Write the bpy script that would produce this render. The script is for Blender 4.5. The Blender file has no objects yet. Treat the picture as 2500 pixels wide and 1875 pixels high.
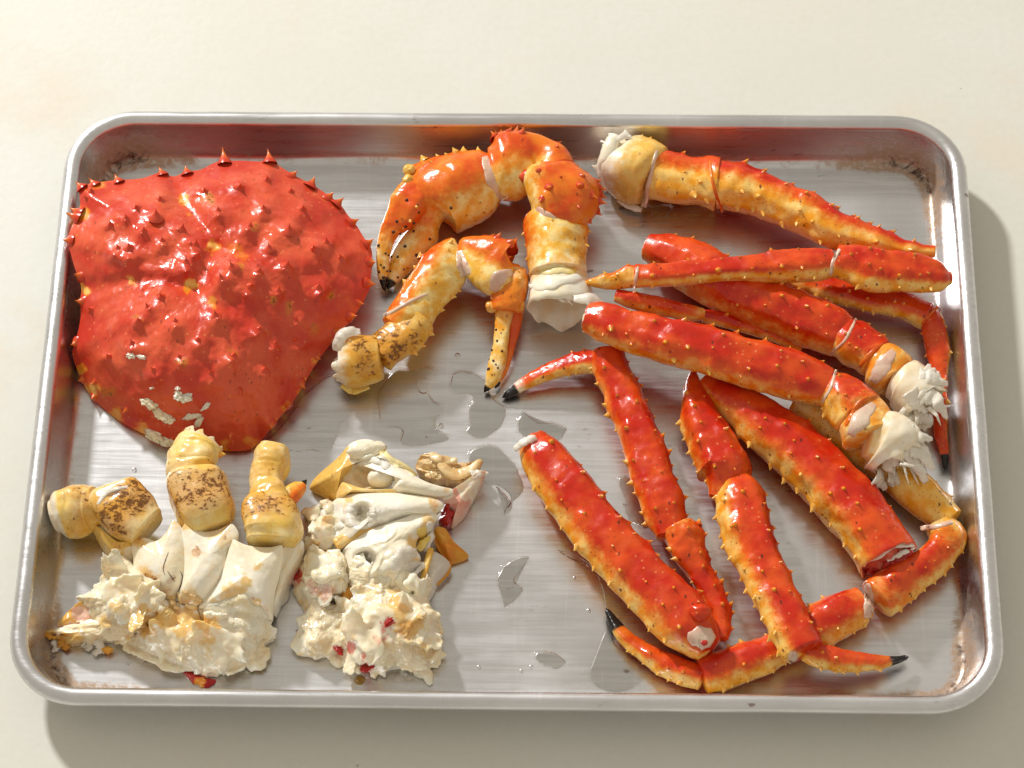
import bpy, math, random
import numpy as np
from mathutils import Vector, Matrix, Euler

S = bpy.context.scene
COL = S.collection
MM = 0.001

# ------------------------------------------------------------------ camera
CAM = dict(X=27.38, Y=-672.58, Z=1199.24, rx=0.522727, ry=0.0130266, rz=0.0163188, f=6860.17)
cam_d = bpy.data.cameras.new('camera')
cam_d.sensor_width = 36.0
cam_d.lens = 36.0 * CAM['f'] / 2500.0
cam_d.clip_start = 0.05
cam_d.clip_end = 50.0
cam = bpy.data.objects.new('camera', cam_d)
COL.objects.link(cam)
cam.location = (CAM['X'] * MM, CAM['Y'] * MM, CAM['Z'] * MM)
cam.rotation_euler = (CAM['rx'], CAM['ry'], CAM['rz'])
S.camera = cam

# ------------------------------------------------------------------ light
world = bpy.data.worlds.new('World')
S.world = world
world.use_nodes = True
bg = world.node_tree.nodes['Background']
bg.inputs['Color'].default_value = (1.0, 0.91, 0.77, 1)
bg.inputs['Strength'].default_value = 0.53

key_d = bpy.data.lights.new('studio_lamp', 'AREA')
key_d.shape = 'DISK'
key_d.size = 0.30
key_d.energy = 150.0
key_d.color = (1.0, 0.99, 0.97)
key = bpy.data.objects.new('studio_lamp', key_d)
COL.objects.link(key)
key.location = (-1.75, 2.60, 1.98)
key.rotation_euler = (Vector((0, 0, 0.02)) - Vector(key.location)).to_track_quat('-Z', 'Y').to_euler()

S.view_settings.view_transform = 'Standard'
S.view_settings.look = 'None'
S.view_settings.exposure = 0.0
S.view_settings.gamma = 1.0
S.view_settings.use_curve_mapping = False
S.render.engine = 'CYCLES'
S.render.resolution_x = 1024
S.render.resolution_y = 768

# ------------------------------------------------------------------ measuring: photograph pixel + height -> point on the tray (mm)
RC = np.array(Euler((CAM['rx'], CAM['ry'], CAM['rz'])).to_matrix())
CP = np.array([CAM['X'], CAM['Y'], CAM['Z']])
def U(p, z):
    p = np.asarray(p, float); z = np.asarray(z, float)
    d = np.stack([(p[..., 0] - 1250) / CAM['f'], -(p[..., 1] - 937.5) / CAM['f'], -np.ones(p.shape[:-1])], -1) @ RC.T
    t = (z - CP[2]) / d[..., 2]
    return CP + d * t[..., None]
def PR(P):
    c = (np.asarray(P, float) - CP) @ RC
    d = -c[..., 2]
    return np.stack([1250 + CAM['f'] * c[..., 0] / d, 937.5 - CAM['f'] * c[..., 1] / d], -1)
def pxmm(P):
    return CAM['f'] / (-((np.asarray(P) - CP) @ RC)[..., 2])
class Frame:
    def __init__(s, ox, oy, k): s.o = np.array([ox, oy], float); s.k = k
    def __call__(s, q): return s.o + s.k * np.asarray(q, float)
Z1 = Frame(100, 300, 860 / 1698)
Z2 = Frame(780, 280, 760 / 1751)
Z3 = Frame(1400, 280, 1000 / 2212)
Z4 = Frame(1380, 660, 1020 / 2212)
Z5 = Frame(1200, 840, 1200 / 2212)
Z6 = Frame(80, 1050, 680 / 1736)
Z7 = Frame(680, 1040, 560 / 1452)
Z8 = Frame(700, 800, 800 / 2212)

# ------------------------------------------------------------------ numpy noise
_rs = np.random.RandomState(5)
_perm = _rs.permutation(512)
_val = _rs.rand(512) * 2 - 1
def vnoise(P):
    P = np.asarray(P, float); I = np.floor(P).astype(int); f = P - I; f = f * f * f * (f * (f * 6 - 15) + 10)
    r = 0
    for dx in (0, 1):
        wx = f[..., 0] if dx else 1 - f[..., 0]
        for dy in (0, 1):
            wy = f[..., 1] if dy else 1 - f[..., 1]
            for dz in (0, 1):
                wz = f[..., 2] if dz else 1 - f[..., 2]
                h = _perm[(_perm[(_perm[(I[..., 0] + dx) & 511] + I[..., 1] + dy) & 511] + I[..., 2] + dz) & 511]
                r = r + wx * wy * wz * _val[h]
    return r
def fbm(P, oct=4, lac=2.03, gain=0.5):
    a = 1.0; r = 0; P = np.asarray(P, float)
    for i in range(oct):
        r = r + a * vnoise(P + 17.3 * i); P = P * lac; a *= gain
    return r
def smooth(x, a, b):
    t = np.clip((x - a) / (b - a), 0, 1); return t * t * (3 - 2 * t)
def spline(pts, n, closed=False):
    P = np.asarray(pts, float); m = len(P)
    if closed: Q = np.vstack([P[-1], P, P[0], P[1]]); segs = m
    else: Q = np.vstack([2 * P[0] - P[1], P, 2 * P[-1] - P[-2]]); segs = m - 1
    out = []
    K = 24
    for i in range(segs):
        a, b, c, d = Q[i], Q[i + 1], Q[i + 2], Q[i + 3]
        t = np.linspace(0, 1, K, endpoint=False)[:, None]
        out.append(0.5 * (2 * b + (c - a) * t + (2 * a - 5 * b + 4 * c - d) * t ** 2 + (3 * b - a - 3 * c + d) * t ** 3))
    out = np.vstack(out + [[P[0] if closed else P[-1]]])
    L = np.r_[0, np.cumsum(np.linalg.norm(np.diff(out[:, :2], axis=0), axis=1))]
    s = np.linspace(0, L[-1], n + 1)[:-1] if closed else np.linspace(0, L[-1], n)
    return np.stack([np.interp(s, L, out[:, k]) for k in range(out.shape[1])], 1)

# ------------------------------------------------------------------ objects
def tag(o, label=None, cat=None, group=None, kind=None):
    if label: o['label'] = label
    if cat: o['category'] = cat
    if group: o['group'] = group
    if kind: o['kind'] = kind
    return o
def mesh_data(name, V, F, mat, attrs=None, smoothf=True):
    me = bpy.data.meshes.new(name)
    me.from_pydata((np.asarray(V) * MM).tolist(), [], F)
    if smoothf: me.polygons.foreach_set('use_smooth', [True] * len(me.polygons))
    for k, a in (attrs or {}).items():
        at = me.attributes.new(k, 'FLOAT', 'POINT')
        at.data.foreach_set('value', np.ascontiguousarray(a, dtype=np.float32).ravel())
    me.materials.append(mat)
    me.update()
    return me
def obj(name, V, F, mat, parent=None, attrs=None, smoothf=True, reg=True):
    V = np.asarray(V, float)
    if COLLECT is not None:
        COLLECT.append((V, F))
        if reg: REG.setdefault(root_of(parent).name, []).append((V, F))
        return None
    o = bpy.data.objects.new(name, mesh_data(name, V, F, mat, attrs, smoothf))
    COL.objects.link(o)
    if parent is not None:
        attach(o, parent)
        if reg: REG.setdefault(root_of(parent).name, []).append((V, F))
    return o
COLLECT = None
from mathutils.bvhtree import BVHTree
REG = {}
BV = {}
def root_of(p):
    while p.parent is not None: p = p.parent
    return p
def hit(root, px):
    """first surface of this thing seen at a photograph pixel: point and normal, or None"""
    L = REG.get(root.name, [])
    while len(BV.setdefault(root.name, [])) < len(L):
        V, F = L[len(BV[root.name])]
        BV[root.name].append(BVHTree.FromPolygons([tuple(v) for v in V], F))
    d = np.array([(px[0] - 1250) / CAM['f'], -(px[1] - 937.5) / CAM['f'], -1.0]) @ RC.T
    d = Vector(d).normalized(); o = Vector(CP); best = None
    for b in BV[root.name]:
        p, n, i, t = b.ray_cast(o, d)
        if p is not None and (best is None or t < best[2]): best = (p, n if n.dot(d) < 0 else -n, t)
    return None if best is None else (np.array(best[0]), np.array(best[1]))
def attach(o, parent):
    o.parent = parent
    pl = Vector((0, 0, 0)); p = parent
    while p is not None: pl += p.location; p = p.parent
    o.location = o.location - pl
def thing(name, loc, label, cat, group=None):
    e = bpy.data.objects.new(name, None)
    e.empty_display_size = 0.01
    COL.objects.link(e)
    e.location = Vector(loc) * MM
    return tag(e, label, cat, group)
def grid_faces(n, m, wrap=True, off=0):
    F = []
    for i in range(n - 1):
        for j in range(m if wrap else m - 1):
            k = (j + 1) % m
            F.append((off + i * m + j, off + i * m + k, off + (i + 1) * m + k, off + (i + 1) * m + j))
    return F

# ------------------------------------------------------------------ materials
class NT:
    def __init__(s, name):
        s.m = bpy.data.materials.new(name); s.m.use_nodes = True
        s.t = s.m.node_tree; s.n = s.t.nodes; s.b = s.n['Principled BSDF']
        s.tc = s.n.new('ShaderNodeTexCoord')
    def link(s, a, b): s.t.links.new(a, b)
    def val(s, x, sock):
        if isinstance(x, (int, float)): sock.default_value = x
        elif isinstance(x, tuple): sock.default_value = (*x, 1) if len(x) == 3 else x
        else: s.link(x, sock)
    def noise(s, scale, detail=3, rough=0.55, vec=None, dist=0.0):
        n = s.n.new('ShaderNodeTexNoise'); n.inputs['Scale'].default_value = scale
        n.inputs['Detail'].default_value = detail; n.inputs['Roughness'].default_value = rough
        n.inputs['Distortion'].default_value = dist
        s.link(vec if vec is not None else s.tc.outputs['Object'], n.inputs['Vector']); return n.outputs['Fac']
    def vor(s, scale, vec=None, rand=1.0):
        n = s.n.new('ShaderNodeTexVoronoi'); n.inputs['Scale'].default_value = scale
        n.inputs['Randomness'].default_value = rand
        s.link(vec if vec is not None else s.tc.outputs['Object'], n.inputs['Vector']); return n
    def stretch(s, sc, rot=(0, 0, 0), src='Object'):
        n = s.n.new('ShaderNodeMapping'); n.inputs['Scale'].default_value = sc; n.inputs['Rotation'].default_value = rot
        s.link(s.tc.outputs[src], n.inputs['Vector']); return n.outputs['Vector']
    def math(s, op, a, b=None, c=None, clamp=False):
        n = s.n.new('ShaderNodeMath'); n.operation = op; n.use_clamp = clamp
        s.val(a, n.inputs[0])
        if b is not None: s.val(b, n.inputs[1])
        if c is not None: s.val(c, n.inputs[2])
        return n.outputs[0]
    def ramp(s, x, a, b, lo=0.0, hi=1.0):
        n = s.n.new('ShaderNodeMapRange'); n.interpolation_type = 'SMOOTHSTEP'
        s.val(x, n.inputs['Value']); n.inputs['From Min'].default_value = a; n.inputs['From Max'].default_value = b
        n.inputs['To Min'].default_value = lo; n.inputs['To Max'].default_value = hi
        return n.outputs['Result']
    def mix(s, f, a, b, mode='MIX'):
        n = s.n.new('ShaderNodeMix'); n.data_type = 'RGBA'; n.blend_type = mode
        s.val(f, n.inputs[0]); s.val(a, n.inputs[6]); s.val(b, n.inputs[7]); return n.outputs[2]
    def attr(s, name):
        n = s.n.new('ShaderNodeAttribute'); n.attribute_name = name; return n.outputs['Fac']
    def bump(s, h, strength, dist, prev=None):
        n = s.n.new('ShaderNodeBump'); n.inputs['Strength'].default_value = strength; n.inputs['Distance'].default_value = dist
        s.val(h, n.inputs['Height'])
        if prev is not None: s.link(prev, n.inputs['Normal'])
        return n.outputs['Normal']

def organic(name, A, B, nscale=60, rough=(0.2, 0.38), sss=0.12, speck=1.0, dots=1.0, bump=0.25, yellow=(0.84, 0.36, 0.018), cream=(0.90, 0.58, 0.16), coat=0.12, trans=0.0, midc=(0.80, 0.15, 0.010), srad=(1.0, 0.45, 0.2), spec=0.34):
    t = NT(name)
    n1 = t.noise(nscale, 4); n2 = t.noise(nscale * 2.7, 4); n3 = t.noise(nscale * 9, 3)
    col = t.mix(t.ramp(n1, 0.36, 0.66), A, B)
    # belly: yellow to cream pigment with an uneven edge
    by = t.mix(t.ramp(n2, 0.38, 0.66), yellow, cream)
    bel = t.attr('belly')
    nb = t.math('ADD', t.math('MULTIPLY_ADD', n2, 0.9, -0.45), t.math('MULTIPLY_ADD', n3, 0.35, -0.175))
    mask = t.ramp(t.math('ADD', bel, nb), 0.30, 0.95)
    mid = t.ramp(t.math('ADD', bel, nb), 0.06, 0.55)
    col = t.mix(t.math('MULTIPLY', mid, 0.8), col, midc)
    col = t.mix(mask, col, by)
    # flesh / white shell
    fl = t.attr('flesh')
    fw = t.mix(t.ramp(n2, 0.35, 0.65), (0.86, 0.72, 0.50), (0.90, 0.84, 0.70))
    col = t.mix(t.ramp(t.math('ADD', fl, t.math('MULTIPLY_ADD', n2, 0.4, -0.2)), 0.25, 0.75), col, fw)
    col = t.mix(t.ramp(t.math('ADD', t.attr('pink'), t.math('MULTIPLY_ADD', n3, 0.5, -0.25)), 0.2, 0.9), col, (0.66, 0.10, 0.06))
    # pale pits
    if dots > 0:
        v = t.vor(330); rnd = t.n.new('ShaderNodeSeparateColor'); t.link(v.outputs['Color'], rnd.inputs[0])
        d = t.math('MULTIPLY', t.ramp(v.outputs['Distance'], 0.12, 0.24, 1, 0), t.math('GREATER_THAN', rnd.outputs[0], 0.72))
        col = t.mix(t.math('MULTIPLY', d, 0.55 * dots), col, (0.85, 0.30, 0.10))
    # dark flecks
    if speck > 0:
        v2 = t.vor(300, t.stretch((1, 0.55, 1), (0, 0, 0.6))); r2 = t.n.new('ShaderNodeSeparateColor'); t.link(v2.outputs['Color'], r2.inputs[0])
        thr = t.math('MULTIPLY_ADD', t.ramp(n1, 0.4, 0.65), -0.12, 0.93)
        thr = t.math('SUBTRACT', thr, t.math('MULTIPLY', mask, 0.17))
        d2 = t.math('MULTIPLY', t.ramp(t.math('ADD', v2.outputs['Distance'], t.math('MULTIPLY_ADD', n3, 0.3, -0.15)), 0.12, 0.24, 1, 0), t.math('GREATER_THAN', r2.outputs[1], thr))
        col = t.mix(t.math('MULTIPLY', d2, 0.85 * speck), col, (0.10, 0.02, 0.008))
        v3 = t.vor(700); r3 = t.n.new('ShaderNodeSeparateColor'); t.link(v3.outputs['Color'], r3.inputs[0])
        d3 = t.math('MULTIPLY', t.ramp(v3.outputs['Distance'], 0.15, 0.3, 1, 0), t.math('GREATER_THAN', r3.outputs[1], thr))
        col = t.mix(t.math('MULTIPLY', d3, 0.7 * speck), col, (0.13, 0.025, 0.008))
    # brown stain and algae
    st = t.attr('stain')
    ns = t.noise(190, 6, 0.72, t.stretch((1, 1, 1)), 0.6)
    nf2 = t.noise(620, 5, 0.75, t.stretch((0.6, 1, 1), (0, 0, 0.35)))
    sv = t.math('ADD', t.math('MULTIPLY', st, 0.29), t.math('ADD', t.math('MULTIPLY_ADD', ns, 0.75, -0.375), t.math('MULTIPLY_ADD', nf2, 0.7, -0.35)))
    sm = t.ramp(sv, 0.25, 0.33)
    sm = t.math('MULTIPLY', sm, t.ramp(st, 0.0, 0.15))
    col = t.mix(t.math('MULTIPLY', t.ramp(t.math('ADD', st, t.math('MULTIPLY_ADD', ns, 1.2, -0.6)), 0.1, 1.1), 0.75), col, (0.60, 0.22, 0.014))
    col = t.mix(t.math('MULTIPLY', sm, 0.88), col, (0.12, 0.036, 0.006))
    # black claw tips
    tp = t.ramp(t.math('ADD', t.attr('tip'), t.math('MULTIPLY_ADD', n3, 0.3, -0.15)), 0.42, 0.62)
    col = t.mix(tp, col, (0.012, 0.009, 0.008))
    t.link(col, t.b.inputs['Base Color'])
    t.link(t.ramp(n2, 0.3, 0.7, rough[0], rough[1]), t.b.inputs['Roughness'])
    t.b.inputs['Subsurface Weight'].default_value = sss
    t.b.inputs['Subsurface Radius'].default_value = srad
    t.b.inputs['Subsurface Scale'].default_value = 0.0025
    t.b.inputs['Coat Weight'].default_value = coat
    t.b.inputs['Specular IOR Level'].default_value = spec
    t.b.inputs['Coat Roughness'].default_value = 0.07
    b1 = t.bump(t.noise(170, 3, 0.5), bump, 0.0016)
    b2 = t.bump(t.noise(900, 3, 0.6), bump * 0.6, 0.0004, b1)
    t.link(b2, t.b.inputs['Normal']); t.link(b2, t.b.inputs['Coat Normal'])
    if trans: t.b.inputs['Transmission Weight'].default_value = trans
    return t.m

RED_A, RED_B = (0.56, 0.018, 0.004), (0.74, 0.085, 0.010)
M_shell = organic('carapace_shell', (0.58, 0.040, 0.018), (0.72, 0.105, 0.042), 45, (0.15, 0.44), speck=0.55, dots=1.0, sss=0, bump=0.28)
M_leg = organic('leg_shell', RED_A, RED_B, 55, (0.12, 0.42), sss=0)
M_claw = organic('claw_shell', (0.70, 0.075, 0.008), (0.80, 0.20, 0.014), 60, (0.16, 0.30), speck=0.6, dots=0.5, sss=0.08, yellow=(0.86, 0.46, 0.05), cream=(0.92, 0.70, 0.28), midc=(0.82, 0.26, 0.015))
M_yel = organic('pale_yellow_shell', (0.86, 0.60, 0.14), (0.94, 0.80, 0.44), 75, (0.2, 0.36), speck=0.5, dots=0, midc=(0.80, 0.46, 0.08), yellow=(0.78, 0.40, 0.04), cream=(0.84, 0.58, 0.16))
M_wht = organic('white_shell', (0.91, 0.83, 0.63), (0.94, 0.90, 0.79), 50, (0.14, 0.28), speck=0.12, dots=0, sss=0.25, bump=0.2, midc=(0.86, 0.55, 0.17), yellow=(0.80, 0.42, 0.06), cream=(0.86, 0.62, 0.24), srad=(1.0, 0.8, 0.6), spec=0.55, coat=0.35)
M_meat = organic('crab_meat', (0.90, 0.77, 0.53), (0.94, 0.88, 0.72), 70, (0.10, 0.24), speck=0, dots=0, sss=0.5, bump=0.10, srad=(1.0, 0.75, 0.5), midc=(0.86, 0.55, 0.17), yellow=(0.80, 0.42, 0.06), cream=(0.86, 0.62, 0.24), spec=0.55, coat=0.35)
M_gill = organic('tan_gill', (0.74, 0.48, 0.20), (0.86, 0.66, 0.36), 120, (0.3, 0.5), speck=0, dots=0, sss=0.3, bump=0.6, midc=(0.86, 0.55, 0.17), yellow=(0.80, 0.42, 0.06), cream=(0.86, 0.62, 0.24), spec=0.55, coat=0.35)
M_amber = organic('amber_shell', (0.66, 0.28, 0.025), (0.74, 0.40, 0.05), 60, (0.22, 0.4), speck=0.3, dots=0, sss=0.25)
M_pinkskin = organic('pink_skin', (0.80, 0.42, 0.32), (0.86, 0.60, 0.47), 70, (0.2, 0.35), speck=0, dots=0, sss=0.35, midc=(0.86, 0.55, 0.17), yellow=(0.80, 0.42, 0.06), cream=(0.86, 0.62, 0.24))
M_joint = organic('joint_skin', (0.76, 0.44, 0.33), (0.83, 0.60, 0.46), 110, (0.15, 0.28), speck=0, dots=0, sss=0.35, bump=0.35, midc=(0.86, 0.55, 0.17), yellow=(0.80, 0.42, 0.06), cream=(0.86, 0.62, 0.24), spec=0.55, coat=0.35)
M_redbit = organic('red_bit', (0.42, 0.012, 0.012), (0.55, 0.04, 0.03), 150, (0.18, 0.3), speck=0, dots=0, sss=0.2)

def mat_membrane():
    t = NT('torn_membrane_skin')
    n = t.noise(140, 4)
    t.link(t.mix(n, (0.92, 0.84, 0.68), (0.95, 0.92, 0.85)), t.b.inputs['Base Color'])
    t.b.inputs['Roughness'].default_value = 0.14
    t.b.inputs['Subsurface Weight'].default_value = 0.0
    t.link(t.ramp(t.noise(60, 3), 0.35, 0.7, 0.62, 0.98), t.b.inputs['Alpha'])
    t.b.inputs['Subsurface Radius'].default_value = (1, .8, .6)
    t.b.inputs['Subsurface Scale'].default_value = 0.002
    t.link(t.bump(t.noise(400, 4, 0.6, t.stretch((1, 3, 1))), 0.5, 0.0008), t.b.inputs['Normal'])
    return t.m
M_memb = mat_membrane()

def mat_spine(name, base, mid, tip0=0.72):
    t = NT(name)
    h = t.attr('h')
    n = t.noise(800, 2)
    hh = t.math('ADD', h, t.math('MULTIPLY_ADD', n, 0.24, -0.12))
    col = t.mix(t.ramp(hh, 0.05, 0.62), base, mid)
    col = t.mix(t.ramp(hh, tip0, tip0 + 0.12), col, (0.03, 0.012, 0.006))
    t.link(col, t.b.inputs['Base Color'])
    t.b.inputs['Roughness'].default_value = 0.27
    return t.m
M_spR = mat_spine('carapace_spine', (0.65, 0.072, 0.03), (0.66, 0.06, 0.02), 0.84)
M_spE = mat_spine('edge_spine', (0.60, 0.042, 0.012), (0.74, 0.16, 0.015), 0.90)
M_spL = mat_spine('leg_spine', (0.70, 0.09, 0.01), (0.84, 0.38, 0.03), 0.76)
M_spY = mat_spine('yellow_spine', (0.80, 0.36, 0.045), (0.84, 0.50, 0.10), 0.78)
M_spK = mat_spine('dark_bristle', (0.10, 0.03, 0.01), (0.03, 0.012, 0.008), 0.3)

def mat_metal(name, rim=False):
    t = NT(name)
    brush = t.noise(420, 4, 0.65, t.stretch((0.05, 1, 1)))
    brush2 = t.noise(380, 3, 0.65, t.stretch((1, 0.05, 1)))
    big = t.noise(14, 4, 0.6)
    scr = t.vor(26, t.stretch((1, 0.02, 1), (0, 0, 0.5)))
    base = t.mix(t.ramp(big, 0.3, 0.7), (0.66, 0.66, 0.67), (0.78, 0.785, 0.80))
    base = t.mix(t.ramp(brush, 0.35, 0.7, 0, 0.42), base, (0.55, 0.545, 0.55))
    base = t.mix(t.ramp(t.noise(300, 4, 0.7, t.stretch((1, 0.035, 1), (0, 0, 0.06))), 0.56, 0.72, 0, 0.22), base, (0.93, 0.92, 0.90))
    # burnt-on grease along the seam and in the corners
    seam = t.attr('seam'); cor = t.attr('corner')
    n = t.noise(85, 8, 0.78, t.stretch((1, 1, 1)), 1.2); nf = t.noise(420, 4, 0.7)
    s1 = t.math('MULTIPLY', seam, t.math('MULTIPLY_ADD', cor, 0.50, 0.24))
    g = t.ramp(t.math('ADD', s1, t.math('MULTIPLY_ADD', n, 1.0, -0.5)), 0.20, 0.50)
    g2 = t.ramp(t.math('ADD', t.math('MULTIPLY', s1, 0.9), t.math('MULTIPLY_ADD', n, 1.2, -0.6)), 0.55, 0.80)
    gm = t.math('MULTIPLY', g, t.ramp(nf, 0.3, 0.55, 0.4, 1))
    col = t.mix(t.math('MULTIPLY', t.math('MULTIPLY', gm, 0.75), t.ramp(s1, 0.02, 0.25)), base, (0.36, 0.19, 0.06))
    dk = t.math('MULTIPLY', g2, t.ramp(s1, 0.05, 0.3))
    col = t.mix(dk, col, (0.05, 0.018, 0.006))
    # stray baked flecks and dark scuffs
    v = t.vor(95, t.stretch((0.55, 1, 1))); sc = t.n.new('ShaderNodeSeparateColor'); t.link(v.outputs['Color'], sc.inputs[0])
    fl = t.math('MULTIPLY', t.ramp(t.math('ADD', v.outputs['Distance'], t.math('MULTIPLY_ADD', nf, 0.35, -0.17)), 0.06, 0.13, 1, 0), t.math('GREATER_THAN', sc.outputs[0], 0.80))
    col = t.mix(t.math('MULTIPLY', fl, 0.65), col, (0.16, 0.07, 0.03))
    patch = t.math('MULTIPLY', t.ramp(t.noise(36, 5, 0.7), 0.60, 0.72), t.ramp(t.noise(700, 3, 0.7, t.stretch((0.3, 1, 1))), 0.5, 0.62))
    col = t.mix(t.math('MULTIPLY', patch, 0.5), col, (0.20, 0.16, 0.13))
    t.link(col, t.b.inputs['Base Color'])
    dirty = t.math('MAXIMUM', gm, fl)
    dm = t.math('MULTIPLY', t.math('MAXIMUM', t.math('MULTIPLY', gm, t.ramp(s1, 0.02, 0.25)), dk), 0.8)
    t.link(t.math('SUBTRACT', 1.0, dm), t.b.inputs['Metallic'])
    r = t.math('ADD', t.ramp(brush, 0.3, 0.7, 0.24, 0.36), t.math('MULTIPLY', t.ramp(big, 0.35, 0.7), 0.06))
    t.link(r, t.b.inputs['Roughness'])
    hb = t.math('ADD', brush, t.math('MULTIPLY', brush2, 0.25))
    t.link(t.bump(hb, 0.09 if not rim else 0.12, 0.0006), t.b.inputs['Normal'])
    return t.m
M_pan = mat_metal('brushed_aluminium')
M_rim = mat_metal('worn_rim_aluminium', True)

def mat_table():
    t = NT('pale_plaster')
    a = t.noise(3.2, 5, 0.6, None, 0.4); b = t.noise(9, 6, 0.65); c = t.noise(260, 4, 0.6)
    col = t.mix(t.ramp(a, 0.35, 0.68), (0.70, 0.695, 0.62), (0.72, 0.72, 0.665))
    col = t.mix(t.math('MULTIPLY', t.ramp(b, 0.52, 0.70), 0.5), col, (0.75, 0.64, 0.50))
    col = t.mix(t.math('MULTIPLY', t.ramp(t.noise(16, 6, 0.7), 0.58, 0.75), 0.35), col, (0.76, 0.745, 0.71))
    col = t.mix(t.ramp(c, 0.3, 0.8, 0, 0.10), col, (0.50, 0.45, 0.36))
    hair = t.vor(22, t.stretch((1, 0.06, 1), (0, 0, 0.9)))
    v = t.vor(60); sc = t.n.new('ShaderNodeSeparateColor'); t.link(v.outputs['Color'], sc.inputs[0])
    fl = t.math('MULTIPLY', t.ramp(t.math('ADD', v.outputs['Distance'], t.math('MULTIPLY_ADD', c, 0.2, -0.1)), 0.02, 0.05, 1, 0), t.math('GREATER_THAN', sc.outputs[0], 0.9))
    col = t.mix(t.math('MULTIPLY', fl, 0.5), col, (0.35, 0.27, 0.2))
    t.link(col, t.b.inputs['Base Color'])
    t.link(t.ramp(b, 0.3, 0.7, 0.42, 0.6), t.b.inputs['Roughness'])
    b1 = t.bump(b, 0.12, 0.004)
    t.link(t.bump(c, 0.12, 0.0006, b1), t.b.inputs['Normal'])
    return t.m
M_table = mat_table()

def mat_water(name, tint, dens=0.9):
    t = NT(name)
    out = t.n['Material Output']
    tr = t.n.new('ShaderNodeBsdfTransparent'); tr.inputs['Color'].default_value = (*tint, 1)
    gl = t.n.new('ShaderNodeBsdfGlossy'); gl.inputs['Roughness'].default_value = 0.04
    fr = t.n.new('ShaderNodeFresnel'); fr.inputs['IOR'].default_value = 1.33
    mx = t.n.new('ShaderNodeMixShader')
    t.link(fr.outputs[0], mx.inputs[0]); t.link(tr.outputs[0], mx.inputs[1]); t.link(gl.outputs[0], mx.inputs[2])
    t.link(mx.outputs[0], out.inputs['Surface'])
    return t.m
M_water = mat_water('cooking_liquid', (0.985, 0.98, 0.97))
M_butter = mat_water('amber_liquid', (0.85, 0.66, 0.28))

# ================================================================== setting: the table
def build_table():
    x, y0, y1, t = 1300, -1100, 1100, 30
    V = [(-x, y0, 0), (x, y0, 0), (x, y1, 0), (-x, y1, 0), (-x, y0, -t), (x, y0, -t), (x, y1, -t), (-x, y1, -t)]
    F = [(0, 1, 2, 3), (7, 6, 5, 4), (0, 4, 5, 1), (1, 5, 6, 2), (2, 6, 7, 3), (3, 7, 4, 0)]
    tag(obj('tabletop', V, F, M_table, None, None, False), 'pale cream plaster tabletop under the metal tray', None, None, 'structure')
build_table()

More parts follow.
